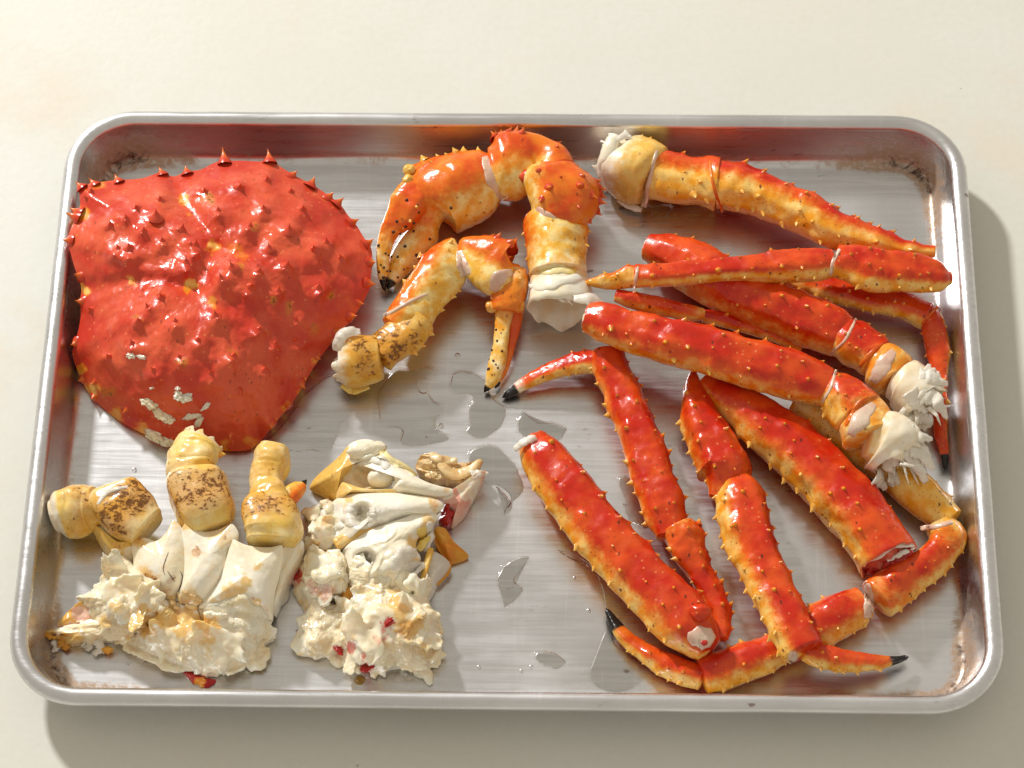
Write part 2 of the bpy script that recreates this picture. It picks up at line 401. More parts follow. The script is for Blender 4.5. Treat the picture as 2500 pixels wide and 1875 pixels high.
# ================================================================== the sheet pan
FX, FY, FR = 215.2, 151.8, 22.0
def rrect(hx, hy, r, nc=14, nx=60, ny=40):
    P = []
    r = max(r, 0.5)
    for cx, cy, a0 in ((1, 1, 0), (-1, 1, 90), (-1, -1, 180), (1, -1, 270)):
        for k in range(nc):
            a = math.radians(a0 + 90 * k / (nc - 1))
            P.append((cx * (hx - r) + r * math.cos(a), cy * (hy - r) + r * math.sin(a)))
        nxt = {0: (-(hx - r), hy), 90: (-hx, -(hy - r)), 180: (hx - r, -hy), 270: (hx, hy - r)}[a0]
        p = P[-1]; m = nx if a0 in (0, 180) else ny
        for k in range(1, m): P.append((p[0] + (nxt[0] - p[0]) * k / m, p[1] + (nxt[1] - p[1]) * k / m))
    return np.array(P)
def build_pan():
    t = thing('sheet_pan', (0, 0, 0), 'worn aluminium rimmed sheet pan holding all the crab pieces', 'sheet pan')
    def rings(prof):
        V = []; seam = []; cor = []
        for d, z in prof:
            P = rrect(FX + d, FY + d, max(FR + d, 3))
            w = np.array([fbm(np.array([p[0] * .012, p[1] * .012, 3.1]), 3) for p in P]) if abs(d) > 30 else 0
            V.append(np.c_[P, np.full(len(P), z)])
            seam.append(np.full(len(P), math.exp(-((d + 3.0) / (6.5 if d > -3 else 5.0)) ** 2)))
            ax = np.maximum(0, np.abs(P[:, 0]) - (FX - 62)) / 62; ay = np.maximum(0, np.abs(P[:, 1]) - (FY - 62)) / 62
            cor.append(np.clip(np.minimum(ax, ay) * 1.6, 0, 1.0) * (1.0 if d > -40 else 0.2) + np.clip(np.maximum(ax, ay) - 0.9, 0, .1) * 0.0)
        return np.vstack(V), np.concatenate(seam), np.concatenate(cor), len(V[0])
    prof = [(-140, 1.0), (-120, 1), (-90, 1.0), (-60, 1.0), (-40, 1.0), (-28, 1), (-20, 1), (-14, 1.0), (-10, 1), (-7, 1.0), (-5.2, 1.06), (-3.8, 1.3), (-2.5, 1.8), (-1.4, 2.6), (-0.6, 3.7), (0.0, 5.2), (0.45, 7.0), (1.2, 10), (2.0, 13), (2.8, 16), (3.6, 19), (4.35, 21.6)]
    V, s, c, n = rings(prof)
    F = grid_faces(len(prof), n) + [tuple(reversed(range(n)))]
    under = [(4.35, 21.6), (4.9, 21.6), (4.3, 19), (1.3, 7), (0.4, 3.4), (-2.5, 1.0), (-6, 0.25), (-30, 0.2), (-140, 0.2)]
    V2, s2, c2, _ = rings(under)
    off = len(V)
    F += grid_faces(len(under), n, True, off) + [tuple([off + (len(under) - 1) * n + k for k in range(n)])]
    obj('tray_body', np.vstack([V, V2]), [tuple(reversed(f)) for f in F], M_pan, t, {'seam': np.r_[s, s2 * 0], 'corner': np.r_[c, c2]})
    rim = [(4.3, 21.0)] + [(8.75 - 4.42 * math.cos(math.radians(a)), 21.3 + 4.1 * math.sin(math.radians(a))) for a in (6, 24, 42, 58, 74, 90, 106, 122, 138, 156, 174, 192, 212, 232, 256, 280, 305, 330)] + [(4.3, 21.0)]
    V, s, c, n = rings(rim)
    V = V + 0.10 * np.stack([fbm(V * .06, 2), fbm(V * .06 + 9, 2), fbm(V * .06 + 21, 2)], 1)
    obj('rolled_rim', V, grid_faces(len(rim), n), M_rim, t, {'seam': np.clip(c * 0.16, 0, 1), 'corner': c})
build_pan()

# ================================================================== shape builders
def spine_mesh(name, mat, bend=0.12, wide=0.42, power=2.0, nb=11, nh=9):
    V = []; h = []
    for i in range(nh):
        t = -0.12 + 1.12 * (i / (nh - 1)) ** 0.85
        tt = max(0.0, t)
        r = wide * (1 - tt) ** power + 0.055 * (1 - tt) ** 0.5 + (0.12 * -t if t < 0 else 0)
        for k in range(nb):
            a = 2 * math.pi * k / nb
            V.append((r * math.cos(a) + bend * tt * tt, r * math.sin(a), t)); h.append(tt)
    F = grid_faces(nh, nb) + [tuple(range((nh - 1) * nb, nh * nb))]
    return mesh_data(name, np.array(V) / MM, F, mat, {'h': np.array(h)})
SP = {'R': spine_mesh('carapace_spine', M_spR, 0.1, 0.62, 2.3), 'E': spine_mesh('edge_spine', M_spE, 0.12, 0.56, 2.1),
      'L': spine_mesh('leg_spine', M_spL, 0.2, 0.52, 1.6), 'Y': spine_mesh('yellow_spine', M_spY, 0.2, 0.52, 1.5),
      'K': spine_mesh('bristle', M_spK, 0.2, 0.16, 0.8, 6, 5)}
def spine(kind, P, d, length, parent, name='spine', wide=1.0, rng=random):
    o = bpy.data.objects.new(name, SP[kind]); COL.objects.link(o)
    d = Vector(d).normalized()
    q = d.to_track_quat('Z', 'Y') @ Euler((0, 0, rng.uniform(0, 6.28))).to_quaternion()
    o.location = Vector(P) * MM; o.rotation_mode = 'QUATERNION'; o.rotation_quaternion = q
    o.scale = (length * MM * wide, length * MM * wide, length * MM)
    attach(o, parent)
    return o

SEED = [100]
def seg(parent, name, fr, ribs, z, fl=0.88, caps=('round', 'round'), belly=None, yel=None, white=None, stain=None, tip=None, pink=None,
        mat=None, nu=64, nv=48, und=0.065, rows=(), keel=0.0, spk='L', ends=(0.35, 0.35), box=2.3, flare=0.06, rings=None, rawp=.12, slim=0.93):
    """one horny segment: ribs are pairs of opposite edge points along it"""
    SEED[0] += 1; rng = random.Random(SEED[0]); sd = SEED[0] * 3.7
    mat = mat or M_leg
    A = fr(np.array([r[:2] for r in ribs], float)); B = fr(np.array([r[2:] for r in ribs], float))
    mid = (A + B) / 2; n = len(ribs)
    zz = np.interp(np.linspace(0, 1, n), np.linspace(0, 1, len(z)), z)
    C = U(mid, zz)
    tan = np.gradient(mid, axis=0); tan /= np.linalg.norm(tan, axis=1)[:, None] + 1e-9
    rv = B - A; perp = np.abs(tan[:, 0] * rv[:, 1] - tan[:, 1] * rv[:, 0])
    R = np.maximum(slim * perp / 2 / pxmm(C), 0.25)
    Q = spline(np.c_[C, R], nu)
    C, R = Q[:, :3], np.maximum(Q[:, 3], 0.2)
    T = np.gradient(C, axis=0); T /= np.linalg.norm(T, axis=1)[:, None]
    L = np.r_[0, np.cumsum(np.linalg.norm(np.diff(C, axis=0), axis=1))]; Lt = L[-1]
    u = L / Lt
    up = np.array([0, 0, 1.0]); N = up - T * T[:, 2:3]; N /= np.linalg.norm(N, axis=1)[:, None]
    Bn = np.cross(T, N)
    phi = np.linspace(0, 2 * np.pi, nv, endpoint=False)
    # main surface
    cp, sp_ = np.cos(phi), np.sin(phi)
    se = (np.abs(cp) ** box + np.abs(sp_) ** box) ** (-1 / box)
    prof = R[:, None] * se[None, :]
    X = C[:, None, :] + prof[..., None] * (cp[None, :, None] * fl * N[:, None, :] + sp_[None, :, None] * Bn[:, None, :])
    # undulation
    nz = fbm(X * (0.9 / max(R.mean(), 1)) + sd, 3) * 0.7 + 0.35 * fbm(X * (2.6 / max(R.mean(), 1)) + sd, 2)
    env = np.ones_like(u)
    disp = und * R[:, None] * nz * env[:, None]
    disp = disp + .05 * R[:, None] * np.cos(3 * phi[None, :] + (sd % 6.28) + 1.2 * u[:, None]) * (smooth(u, 0, .15) * smooth(1 - u, 0, .15))[:, None]
    # spines: pick places, raise mounds
    places = []
    for row in rows:
        ph, cnt, u0, u1, size = row[:5]; jit = row[5] if len(row) > 5 else 8
        for k in range(cnt):
            uu = u0 + (u1 - u0) * ((k + 0.5) / cnt) + rng.uniform(-.3, .3) * (u1 - u0) / cnt
            places.append((min(max(uu, .01), .99), math.radians(ph + rng.uniform(-jit, jit)), size * (1.2 if spk == 'E' else 1.0) * rng.choice((.5, .65, .8, .9, 1.0, 1.15)) * rng.uniform(.85, 1.1)))
    for uu, ph, size in places:
        du = (u - uu) * Lt
        dp = (phi - ph + np.pi) % (2 * np.pi) - np.pi
        r0 = R[np.argmin(np.abs(u - uu))]
        d2 = du[:, None] ** 2 + (dp[None, :] * r0) ** 2
        disp = disp + 0.40 * size * np.exp(-d2 / (2 * (1.0 * size) ** 2))
    for row in rows:
        dp = (phi - math.radians(row[0]) + np.pi) % (2 * np.pi) - np.pi
        disp = disp + 0.045 * R[:, None] * np.exp(-(dp / .22) ** 2)[None, :] * (smooth(u, 0, .08) * smooth(1 - u, 0, .05))[:, None]
    if flare: disp = disp + R[:, None] * (-flare * np.exp(-(u * Lt / (R[0] * .5)) ** 2) + 1.3 * flare * np.exp(-((1 - u) * Lt / (R[-1] * .45)) ** 2))[:, None] * np.ones(nv)[None, :]
    if rings: disp = disp + R[:, None] * rings[0] * (np.abs(np.sin(np.pi * rings[1] * u[:, None] + .5 * fbm(X * .12 + sd, 2))) ** .6 - .6) * smooth(np.cos(phi), -.6, .4)[None, :]
    if keel: disp = disp + keel * R[:, None] * np.exp(-((phi[None, :] + np.pi) % (2 * np.pi) - np.pi) ** 2 / 0.12)
    ca = cp[None, :, None] * N[:, None, :] + sp_[None, :, None] * Bn[:, None, :]
    X = X + disp[..., None] * ca
    # attributes
    def al(v, default=0.0):
        if v is None: return np.full(nu, default)
        if isinstance(v, (int, float)): return np.full(nu, float(v))
        v = list(v)
        if isinstance(v[0], tuple): return np.interp(u, [a for a, b in v], [b for a, b in v])
        return np.interp(u, np.linspace(0, 1, len(v)), v)
    bel = np.repeat(al(yel)[:, None], nv, 1)
    if belly:
        for b in (belly if isinstance(belly, list) else [belly]):
            ph0, c0, c1 = b[:3]
            bel = np.maximum(bel, smooth(np.cos(phi - math.radians(ph0)), c0 - .05, c1 + .45)[None, :].repeat(nu, 0))
    wh = np.repeat(al(white)[:, None], nv, 1); st = np.repeat(al(stain)[:, None], nv, 1) * smooth(np.cos(phi), -.3, .5)[None, :]
    tp = np.repeat(al(tip)[:, None], nv, 1); pk = np.repeat(al(pink)[:, None], nv, 1)
    rowsV = [X]; at = {'belly': [bel], 'flesh': [wh], 'stain': [st], 'tip': [tp], 'pink': [pk]}
    def ring(i, s, ext, Tdir, atr=None, jag=None):
        base = X[i] - C[i]
        Y = C[i] + base * s + Tdir * (ext if jag is None else (ext + jag)[:, None] if np.ndim(ext) == 0 else ext)
        return Y
    def cap(i, kind, sign, el):
        out = []
        Td = T[i] * sign; r = R[i]
        if kind == 'round':
            for q in (.35, .6, .78, .9, .97):
                out.append((ring(i, (1 - q ** 3.2) ** .42, el * r * q, Td), None))
            out.append((np.repeat((C[i] + Td * el * r)[None, :], nv, 0), None))
        elif kind == 'tip':
            for s, e in ((.75, .6), (.45, 1.1), (.2, 1.5), (.02, 1.75)):
                out.append((ring(i, s, e * r, Td), None))
        elif kind in ('cut', 'torn'):
            am = (0.10 if kind == 'cut' else 0.30) * r
            jag = am * fbm(np.stack([np.cos(phi) * 2.2 + sd, np.sin(phi) * 2.2, phi * 0], 1) * (1 if kind == 'cut' else 1.6), 3)
            out.append((ring(i, 1.0, 0.06 * r, Td, None, jag), 'e'))
            out.append((ring(i, 0.955, 0.09 * r, Td, None, jag), 'f'))
            out.append((ring(i, 0.90, 0.03 * r, Td, None, jag), 'f'))
            dep = -0.04 if kind == 'cut' else -0.4
            for s, e in ((.84, dep), (.62, dep + .12), (.4, dep + .20), (.2, dep + .16)):
                Y = ring(i, s, e * r, Td)
                Y = Y + Td * (0.14 * r * fbm(Y * (3.0 / r) + sd, 3))[:, None]
                out.append((Y, 'f'))
            out.append((np.repeat(out[-1][0].mean(0)[None, :], nv, 0), 'f'))
        return out
    pre = cap(0, caps[0], -1, ends[0]); post = cap(nu - 1, caps[1], 1, ends[1])
    allr = [(p, 0) for p in reversed(pre)] + [None] + [(p, nu - 1) for p in post]
    Vs = []; As = {k: [] for k in at}
    for it in allr:
        if it is None:
            Vs.append(X.reshape(-1, 3))
            for k in at: As[k].append(at[k][0].reshape(-1))
        else:
            (Y, kk), i = it; Vs.append(Y)
            for k in at:
                v = at[k][0][i].copy()
                if kk == 'f': v = {'flesh': np.ones(nv), 'pink': v * 0 + rawp + .25 * (fbm(Y * .35 + sd, 2) > .25), 'belly': v * 0, 'stain': v * 0, 'tip': v * 0}[k]
                As[k].append(v)
    V = np.vstack(Vs); nr = len(V) // nv
    F = grid_faces(nr, nv)
    o = obj(name, V, F, mat, parent, {k: np.concatenate(As[k]) for k in at})
    for uu, ph, size in places:
        i = int(round(uu * (nu - 1))); j = int(round((ph % (2 * math.pi)) / (2 * math.pi) * nv)) % nv
        i2 = min(max(i, 1), nu - 2)
        nrm = np.cross(X[i2, (j + 1) % nv] - X[i2, j - 1], X[i2 + 1, j] - X[i2 - 1, j]); nrm /= np.linalg.norm(nrm) + 1e-9
        if nrm @ ca[i2, j] < 0: nrm = -nrm
        k = spk
        if spk == 'L': k = 'Y' if bel[i, j] > .45 else 'L'
        spine(k, X[i, j] - nrm * 0.12 * size, nrm + 0.35 * T[i] + 0.15 * np.array([rng.uniform(-1, 1) for _ in range(3)]), size, o, rng=rng, wide=rng.uniform(.85, 1.15))
    return o

def dome(parent, name, fr, outline, zr, apex, zap, p=2.2, mat=None, nr=50, nt=160, dz=None, paint=None, skirt=(0.95, 8), rag=0.0, fib=None, und=0.6, uns=0.09, base=None, ragf=0.5):
    """a vaulted shell or lump: outline points, rim heights, highest point"""
    SEED[0] += 1; sd = SEED[0] * 2.9
    zr = np.asarray(zr, float) if np.ndim(zr) else np.full(len(outline), float(zr))
    pw = np.asarray(p, float) if np.ndim(p) else np.full(len(outline), float(p))
    if len(zr) != len(outline): zr = np.interp(np.linspace(0, 1, len(outline)), np.linspace(0, 1, len(zr)), zr)
    O = spline(np.c_[np.asarray(outline, float), zr, pw], nt, True)
    Cc = np.asarray(apex, float)
    if rag:
        nz = fbm(np.c_[O[:, :2] * ragf * fr.k * .2, np.full(nt, sd)], 4)
        O[:, :2] += (O[:, :2] - Cc) / (np.linalg.norm(O[:, :2] - Cc, axis=1)[:, None] + 1e-6) * (nz * rag)[:, None]
    r = np.sin(np.linspace(0.0, 1, nr) * np.pi / 2) ** 0.9
    r[0] = 0.0
    PX = Cc + r[:, None, None] * (O[None, :, :2] - Cc)
    zz = O[None, :, 2] + (zap - O[None, :, 2]) * (1 - r[:, None] ** O[None, :, 3])
    fade = 1 - r[:, None] ** 8
    if dz is not None: zz = zz + dz(PX) * fade
    src = fr(PX)
    W = U(src, zz)
    zz = zz + und * fbm(W * uns + sd, 4) * fade
    if fib:
        ang, fq, amp = fib; a = math.radians(ang)
        al = src[..., 0] * math.cos(a) + src[..., 1] * math.sin(a); ac = -src[..., 0] * math.sin(a) + src[..., 1] * math.cos(a)
        wob = 6 * fbm(np.stack([al * .012, ac * .02, al * 0 + sd], -1), 2)
        f1 = fbm(np.stack([al * fq * .12, (ac + wob * 2) * fq, al * 0 + sd], -1), 3)
        zz = zz + amp * (1 - np.abs(f1) * 2) * (1 - r[:, None] ** 14)
    zz = np.maximum(zz, 1.3)
    W = U(src, zz)
    at = {k: np.zeros((nr, nt)) for k in ('belly', 'flesh', 'stain', 'tip', 'pink')}
    for k, v in (base or {}).items(): at[k] = at[k] + v
    for k, sp in (paint or {}).items():
        for s in sp:
            d = np.hypot(PX[..., 0] - s[0], PX[..., 1] - s[1]) / s[2] + 0.55 * fbm(np.stack([PX[..., 0] / s[2] * 1.1, PX[..., 1] / s[2] * 1.1, PX[..., 0] * 0 + sd + s[0]], -1), 4)
            at[k] = np.maximum(at[k], s[3] * (1 - smooth(d, .35, 1.1)))
    Vs = [W.reshape(-1, 3)]; n = nr
    cen = W[0, 0]
    e = W[-1]
    for sc, dp in ((0.985, .18), (skirt[0], .6), (skirt[0] - .05, 1.0)):
        Y = cen + (e - cen) * sc; Y[:, 2] = np.maximum(e[:, 2] - skirt[1] * dp, np.minimum(1.15, e[:, 2])); Vs.append(Y); n += 1
        for k in at: at[k] = np.vstack([at[k], at[k][-1:]])
    V = np.vstack(Vs)
    F = grid_faces(n, nt) + [tuple(range((n - 1) * nt, n * nt))]
    F = [tuple(reversed(f)) for f in F]
    o = obj(name, V, F, mat, parent, {k: a.ravel() for k, a in at.items()})
    return o, W, PX

def sheet(parent, name, G, th, mat, attrs=None, reg=False):
    """thin torn skin with thickness from a grid of points"""
    G = np.asarray(G, float); n, m = G.shape[:2]
    du = np.gradient(G, axis=0); dv = np.gradient(G, axis=1)
    N = np.cross(du, dv); N /= np.linalg.norm(N, axis=2)[..., None] + 1e-9
    N[N[..., 2].mean() < 0] *= -1
    ed = np.ones((n, m)); ed[0] = ed[-1] = 0.35; ed[:, 0] = ed[:, -1] = 0.35
    a = G + N * th / 2 * ed[..., None]; b = G - N * th / 2 * ed[..., None]
    V = np.vstack([a.reshape(-1, 3), b.reshape(-1, 3)]); k = n * m
    F = [f for f in grid_faces(n, m, False)] + [tuple(reversed(f)) for f in grid_faces(n, m, False, k)]
    per = [(0, j) for j in range(m)] + [(i, m - 1) for i in range(1, n)] + [(n - 1, j) for j in range(m - 2, -1, -1)] + [(i, 0) for i in range(n - 2, 0, -1)]
    for q in range(len(per)):
        i0, j0 = per[q]; i1, j1 = per[(q + 1) % len(per)]
        x, y = i0 * m + j0, i1 * m + j1
        F.append((y, x, x + k, y + k))
    at = {q: np.r_[v.ravel(), v.ravel()] for q, v in (attrs or {}).items()}
    return obj(name, V, F, mat, parent, at, True, reg)
def welt(parent, name, fr, pts, width, mat=None, rise=0.35, n=26, m=9, rag=0.12, sink=0.5, attrs=None, fallback=True):
    """a fold or band of skin lying on the surface of the thing: width in mm"""
    SEED[0] += 1; sd = SEED[0] * 1.7
    pts = np.asarray(pts, float); root = root_of(parent)
    P = spline(fr(pts[:, :2]), n)
    zz = np.interp(np.linspace(0, 1, n), np.linspace(0, 1, len(pts)), pts[:, 2] if pts.shape[1] > 2 else np.full(len(pts), 10.0))
    w = np.interp(np.linspace(0, 1, n), np.linspace(0, 1, len(width)), width) * (5.0 if name != 'joint_membrane' or max(width) > 5 else 2.6)
    T = np.gradient(P, axis=0); T /= np.linalg.norm(T, axis=1)[:, None] + 1e-9
    Nn = np.stack([-T[:, 1], T[:, 0]], 1)
    s = np.linspace(-1, 1, m)
    G = np.zeros((n, m, 3)); last = None
    for i in range(n):
        endf = min(1.0, 3.0 * i / (n - 1) + .05, 3.0 * (n - 1 - i) / (n - 1) + .05)
        for j in range(m):
            nz = fbm(np.array([i * .45, s[j] * 1.3, sd]), 3)
            px = P[i] + Nn[i] * s[j] * w[i] / 2 * (1 + rag * nz * 2)
            h = hit(root, px)
            if h is None:
                q = U(px, zz[i]); nn = np.array([0, -.5, .87])
            else: q, nn = h
            k = rise * (1 - s[j] ** 2) * endf * (1 + .5 * nz) - (sink if abs(s[j]) == 1 or i in (0, n - 1) else 0)
            G[i, j] = q + nn * k
    # keep the band from leaping between far-apart surfaces
    for _ in range(2):
        G[1:-1] = G[1:-1] * .5 + (G[:-2] + G[2:]) * .25
    G[..., 2] = np.maximum(G[..., 2], 1.3)
    return sheet(parent, name, G, 0.5 if COLLECT is None else 1.7, mat or M_joint, attrs)
def tuft(parent, fr, xy, r, mat):
    h = hit(root_of(parent), fr(np.array(xy, float)))
    if h is None: return
    n, m = 6, 8
    th = np.linspace(0.05, np.pi - .05, n)[:, None]; ph = np.linspace(0, 2 * np.pi, m, endpoint=False)[None]
    D = np.stack([np.sin(th) * np.cos(ph), np.sin(th) * np.sin(ph), np.cos(th) + 0 * ph], -1) * r
    V = (h[0] + D).reshape(-1, 3)
    F = grid_faces(n, m) + [tuple(reversed(range(m))), tuple(range((n - 1) * m, n * m))]
    obj('bristle_tuft', V, [tuple(reversed(f)) for f in F], mat, parent, None, True, False)
def ribbon(parent, name, fr, pts, width, mat=None, th=0.5, cur=0.25, n=22, m=7, rag=0.15, attrs=None):
    """strip of torn skin along points (x, y, z); width in mm along it; curls across"""
    SEED[0] += 1; sd = SEED[0] * 1.7
    pts = np.asarray(pts, float)
    C = U(fr(pts[:, :2]), pts[:, 2]); C = spline(C, n)
    w = np.interp(np.linspace(0, 1, n), np.linspace(0, 1, len(width)), width)
    T = np.gradient(C, axis=0); T /= np.linalg.norm(T, axis=1)[:, None] + 1e-9
    sidev = np.cross(T, [0, 0, 1.0]); sidev /= np.linalg.norm(sidev, axis=1)[:, None] + 1e-9
    upv = np.cross(sidev, T)
    s = np.linspace(-1, 1, m)
    ww = w[:, None] / 2 * (1 + rag * fbm(np.stack(np.meshgrid(np.arange(n) * .6, s * 1.5, indexing='ij') + [np.full((n, m), sd)], -1), 3))
    G = C[:, None] + (ww * s)[..., None] * sidev[:, None] + (cur * w[:, None] * (1 - s ** 2) * (0.6 + .6 * fbm(np.stack([np.arange(n) * .25, np.arange(n) * 0, np.full(n, sd)], 1), 2))[:, None])[..., None] * upv[:, None]
    G[..., 2] = np.maximum(G[..., 2] + 0.4 * fbm(G * .4 + sd, 3), 1.4)
    return sheet(parent, name, G, th, mat or M_memb, attrs)
def ball(parent, name, fr, c, z, rad, mat, amp=0.15, fq=1.3, sq=(1, 1, 1), n=28, m=40, attrs=None, rot=0):
    SEED[0] += 1; sd = SEED[0] * 1.3
    th = np.linspace(0.02, np.pi - 0.02, n)[:, None]; ph = np.linspace(0, 2 * np.pi, m, endpoint=False)[None]
    D = np.stack([np.sin(th) * np.cos(ph), np.sin(th) * np.sin(ph), np.cos(th) + 0 * ph], -1)
    r = rad * (1 + amp * fbm(D * fq + sd, 4))
    X = r[..., None] * D * np.array(sq)
    c_, s_ = math.cos(rot), math.sin(rot)
    X = np.stack([X[..., 0] * c_ - X[..., 1] * s_, X[..., 0] * s_ + X[..., 1] * c_, X[..., 2]], -1)
    W = U(fr(np.array(c, float)), z) + X
    W[..., 2] = np.maximum(W[..., 2], 1.2)
    V = W.reshape(-1, 3)
    F = grid_faces(n, m) + [tuple(reversed(range(m))), tuple(range((n - 1) * m, n * m))]
    return obj(name, V, [tuple(reversed(f)) for f in F], mat, parent, {k: np.full(len(V), v) for k, v in (attrs or {}).items()})
def flakes(parent, fr, spots, rng, size=(3, 6), mat=None, ang=None, name='meat_flake', tilt=0.35, lens=1.0, lift=0.0):
    """plump bundles of muscle fibre bedded in the surface"""
    root = root_of(parent)
    hits = [(hit(root, fr(np.array(q, float))), q) for q in spots]
    for h, (x, y) in hits:
        if h is None: continue
        a = rng.uniform(0, 6.28) if ang is None else math.radians(ang) + rng.uniform(-.5, .5)
        s = rng.uniform(*size)
        P, nn = h
        n, m = 22, 20
        sd = rng.uniform(0, 99)
        t = np.linspace(-1, 1, n)[:, None]; ph = np.linspace(0, 2 * np.pi, m, endpoint=False)[None]
        r = np.clip(1 - np.abs(t) ** 2.6, 0.0, 1) ** .5 * (1 + .22 * fbm(np.stack([t[:, 0] * 1.6, t[:, 0] * 0, t[:, 0] * 0 + sd], 1), 2))[:, None]
        rid = 1 + .16 * fbm(np.stack([t * .9 + 0 * ph, np.cos(ph) * 2.6 + 0 * t, np.sin(ph) * 2.6 + sd + 0 * t], -1), 3)
        L, wd, ht = s * lens * .85, s * rng.uniform(.30, .46), s * rng.uniform(.18, .28)
        bend = rng.uniform(-.35, .35) * s
        X = np.stack([L * t + 0 * ph + .12 * s * (rid - 1) * 4 * np.abs(t) ** 3, wd * r * rid * np.cos(ph) + bend * t ** 2, ht * r * rid * np.sin(ph) - .16 * s * t ** 2 + 0 * ph], -1)
        nv = Vector(nn * .7 + np.array([0, -.15, .3])).normalized()
        M = np.array((nv.to_track_quat('Z', 'Y') @ Euler((rng.uniform(-tilt, tilt), rng.uniform(-tilt, tilt), a)).to_quaternion()).to_matrix())
        G = P + nn * (lift + .05 * s) + X @ M.T
        G[..., 2] = np.maximum(G[..., 2], 1.3)
        F = grid_faces(n, m)
        k = n * m
        obj(name, G.reshape(-1, 3), F, mat or M_meat, parent, {'belly': np.full(k, 0.3 if rng.random() < .12 else 0.0), 'pink': np.full(k, .2 if rng.random() < .06 else 0.0)}, True, False)

def begin():
    global COLLECT
    COLLECT = []
def melt(parent, name, fr, mat, paint=None, base=None, voxel=0.55, sm=11, detail=0.05, fang=40):
    """grow the collected pieces together into one continuous torn mass of flesh"""
    global COLLECT
    pcs, COLLECT = COLLECT, None
    SEED[0] += 1; sd = SEED[0] * 2.3
    V = np.vstack([v for v, f in pcs]); off = 0; F = []
    for v, f in pcs: F += [tuple(i + off for i in q) for q in f]; off += len(v)
    me = bpy.data.meshes.new(name); me.from_pydata(V.tolist(), [], F); me.update()
    o = bpy.data.objects.new(name, me); COL.objects.link(o)
    m = o.modifiers.new('r', 'REMESH'); m.mode = 'VOXEL'; m.voxel_size = voxel
    m2 = o.modifiers.new('s', 'SMOOTH'); m2.factor = 0.5; m2.iterations = sm
    dg = bpy.context.evaluated_depsgraph_get()
    ev = bpy.data.meshes.new_from_object(o.evaluated_get(dg))
    n = len(ev.vertices); W = np.zeros(n * 3); ev.vertices.foreach_get('co', W); W = W.reshape(-1, 3)
    NN = np.zeros(n * 3); ev.vertices.foreach_get('normal', NN); NN = NN.reshape(-1, 3)
    F = [tuple(p.vertices) for p in ev.polygons]
    bpy.data.objects.remove(o); bpy.data.meshes.remove(me); bpy.data.meshes.remove(ev)
    fa = math.radians(fang) + 1.5 * fbm(W * .03 + sd, 2)
    al = W[:, 0] * np.cos(fa) + W[:, 1] * np.sin(fa); ac = -W[:, 0] * np.sin(fa) + W[:, 1] * np.cos(fa)
    st = fbm(np.stack([al * .10, ac * .75, W[:, 2] * .5 + sd], 1), 3)
    W = W + NN * (detail * fbm(W * .9 + sd, 3) + .34 * st * smooth(fbm(W * .07 + sd + 5, 2), -.25, .3))[:, None]
    px = (PR(W) - fr.o) / fr.k
    at = {k: np.full(n, (base or {}).get(k, 0.0)) for k in ('belly', 'flesh', 'stain', 'pink')}
    at['belly'] = at['belly'] + .22 * np.clip(fbm(W * .16 + sd, 3), -.3, 1)
    for k, sp in (paint or {}).items():
        for q in sp:
            d = np.hypot(px[:, 0] - q[0], px[:, 1] - q[1]) / q[2] + .55 * fbm(np.c_[px / q[2] * 1.2, W[:, 2] * .25 + q[0]], 4)
            at[k] = np.maximum(at[k], q[3] * (1 - smooth(d, .35, 1.1)))
    return obj(name, W, F, mat, parent, at)
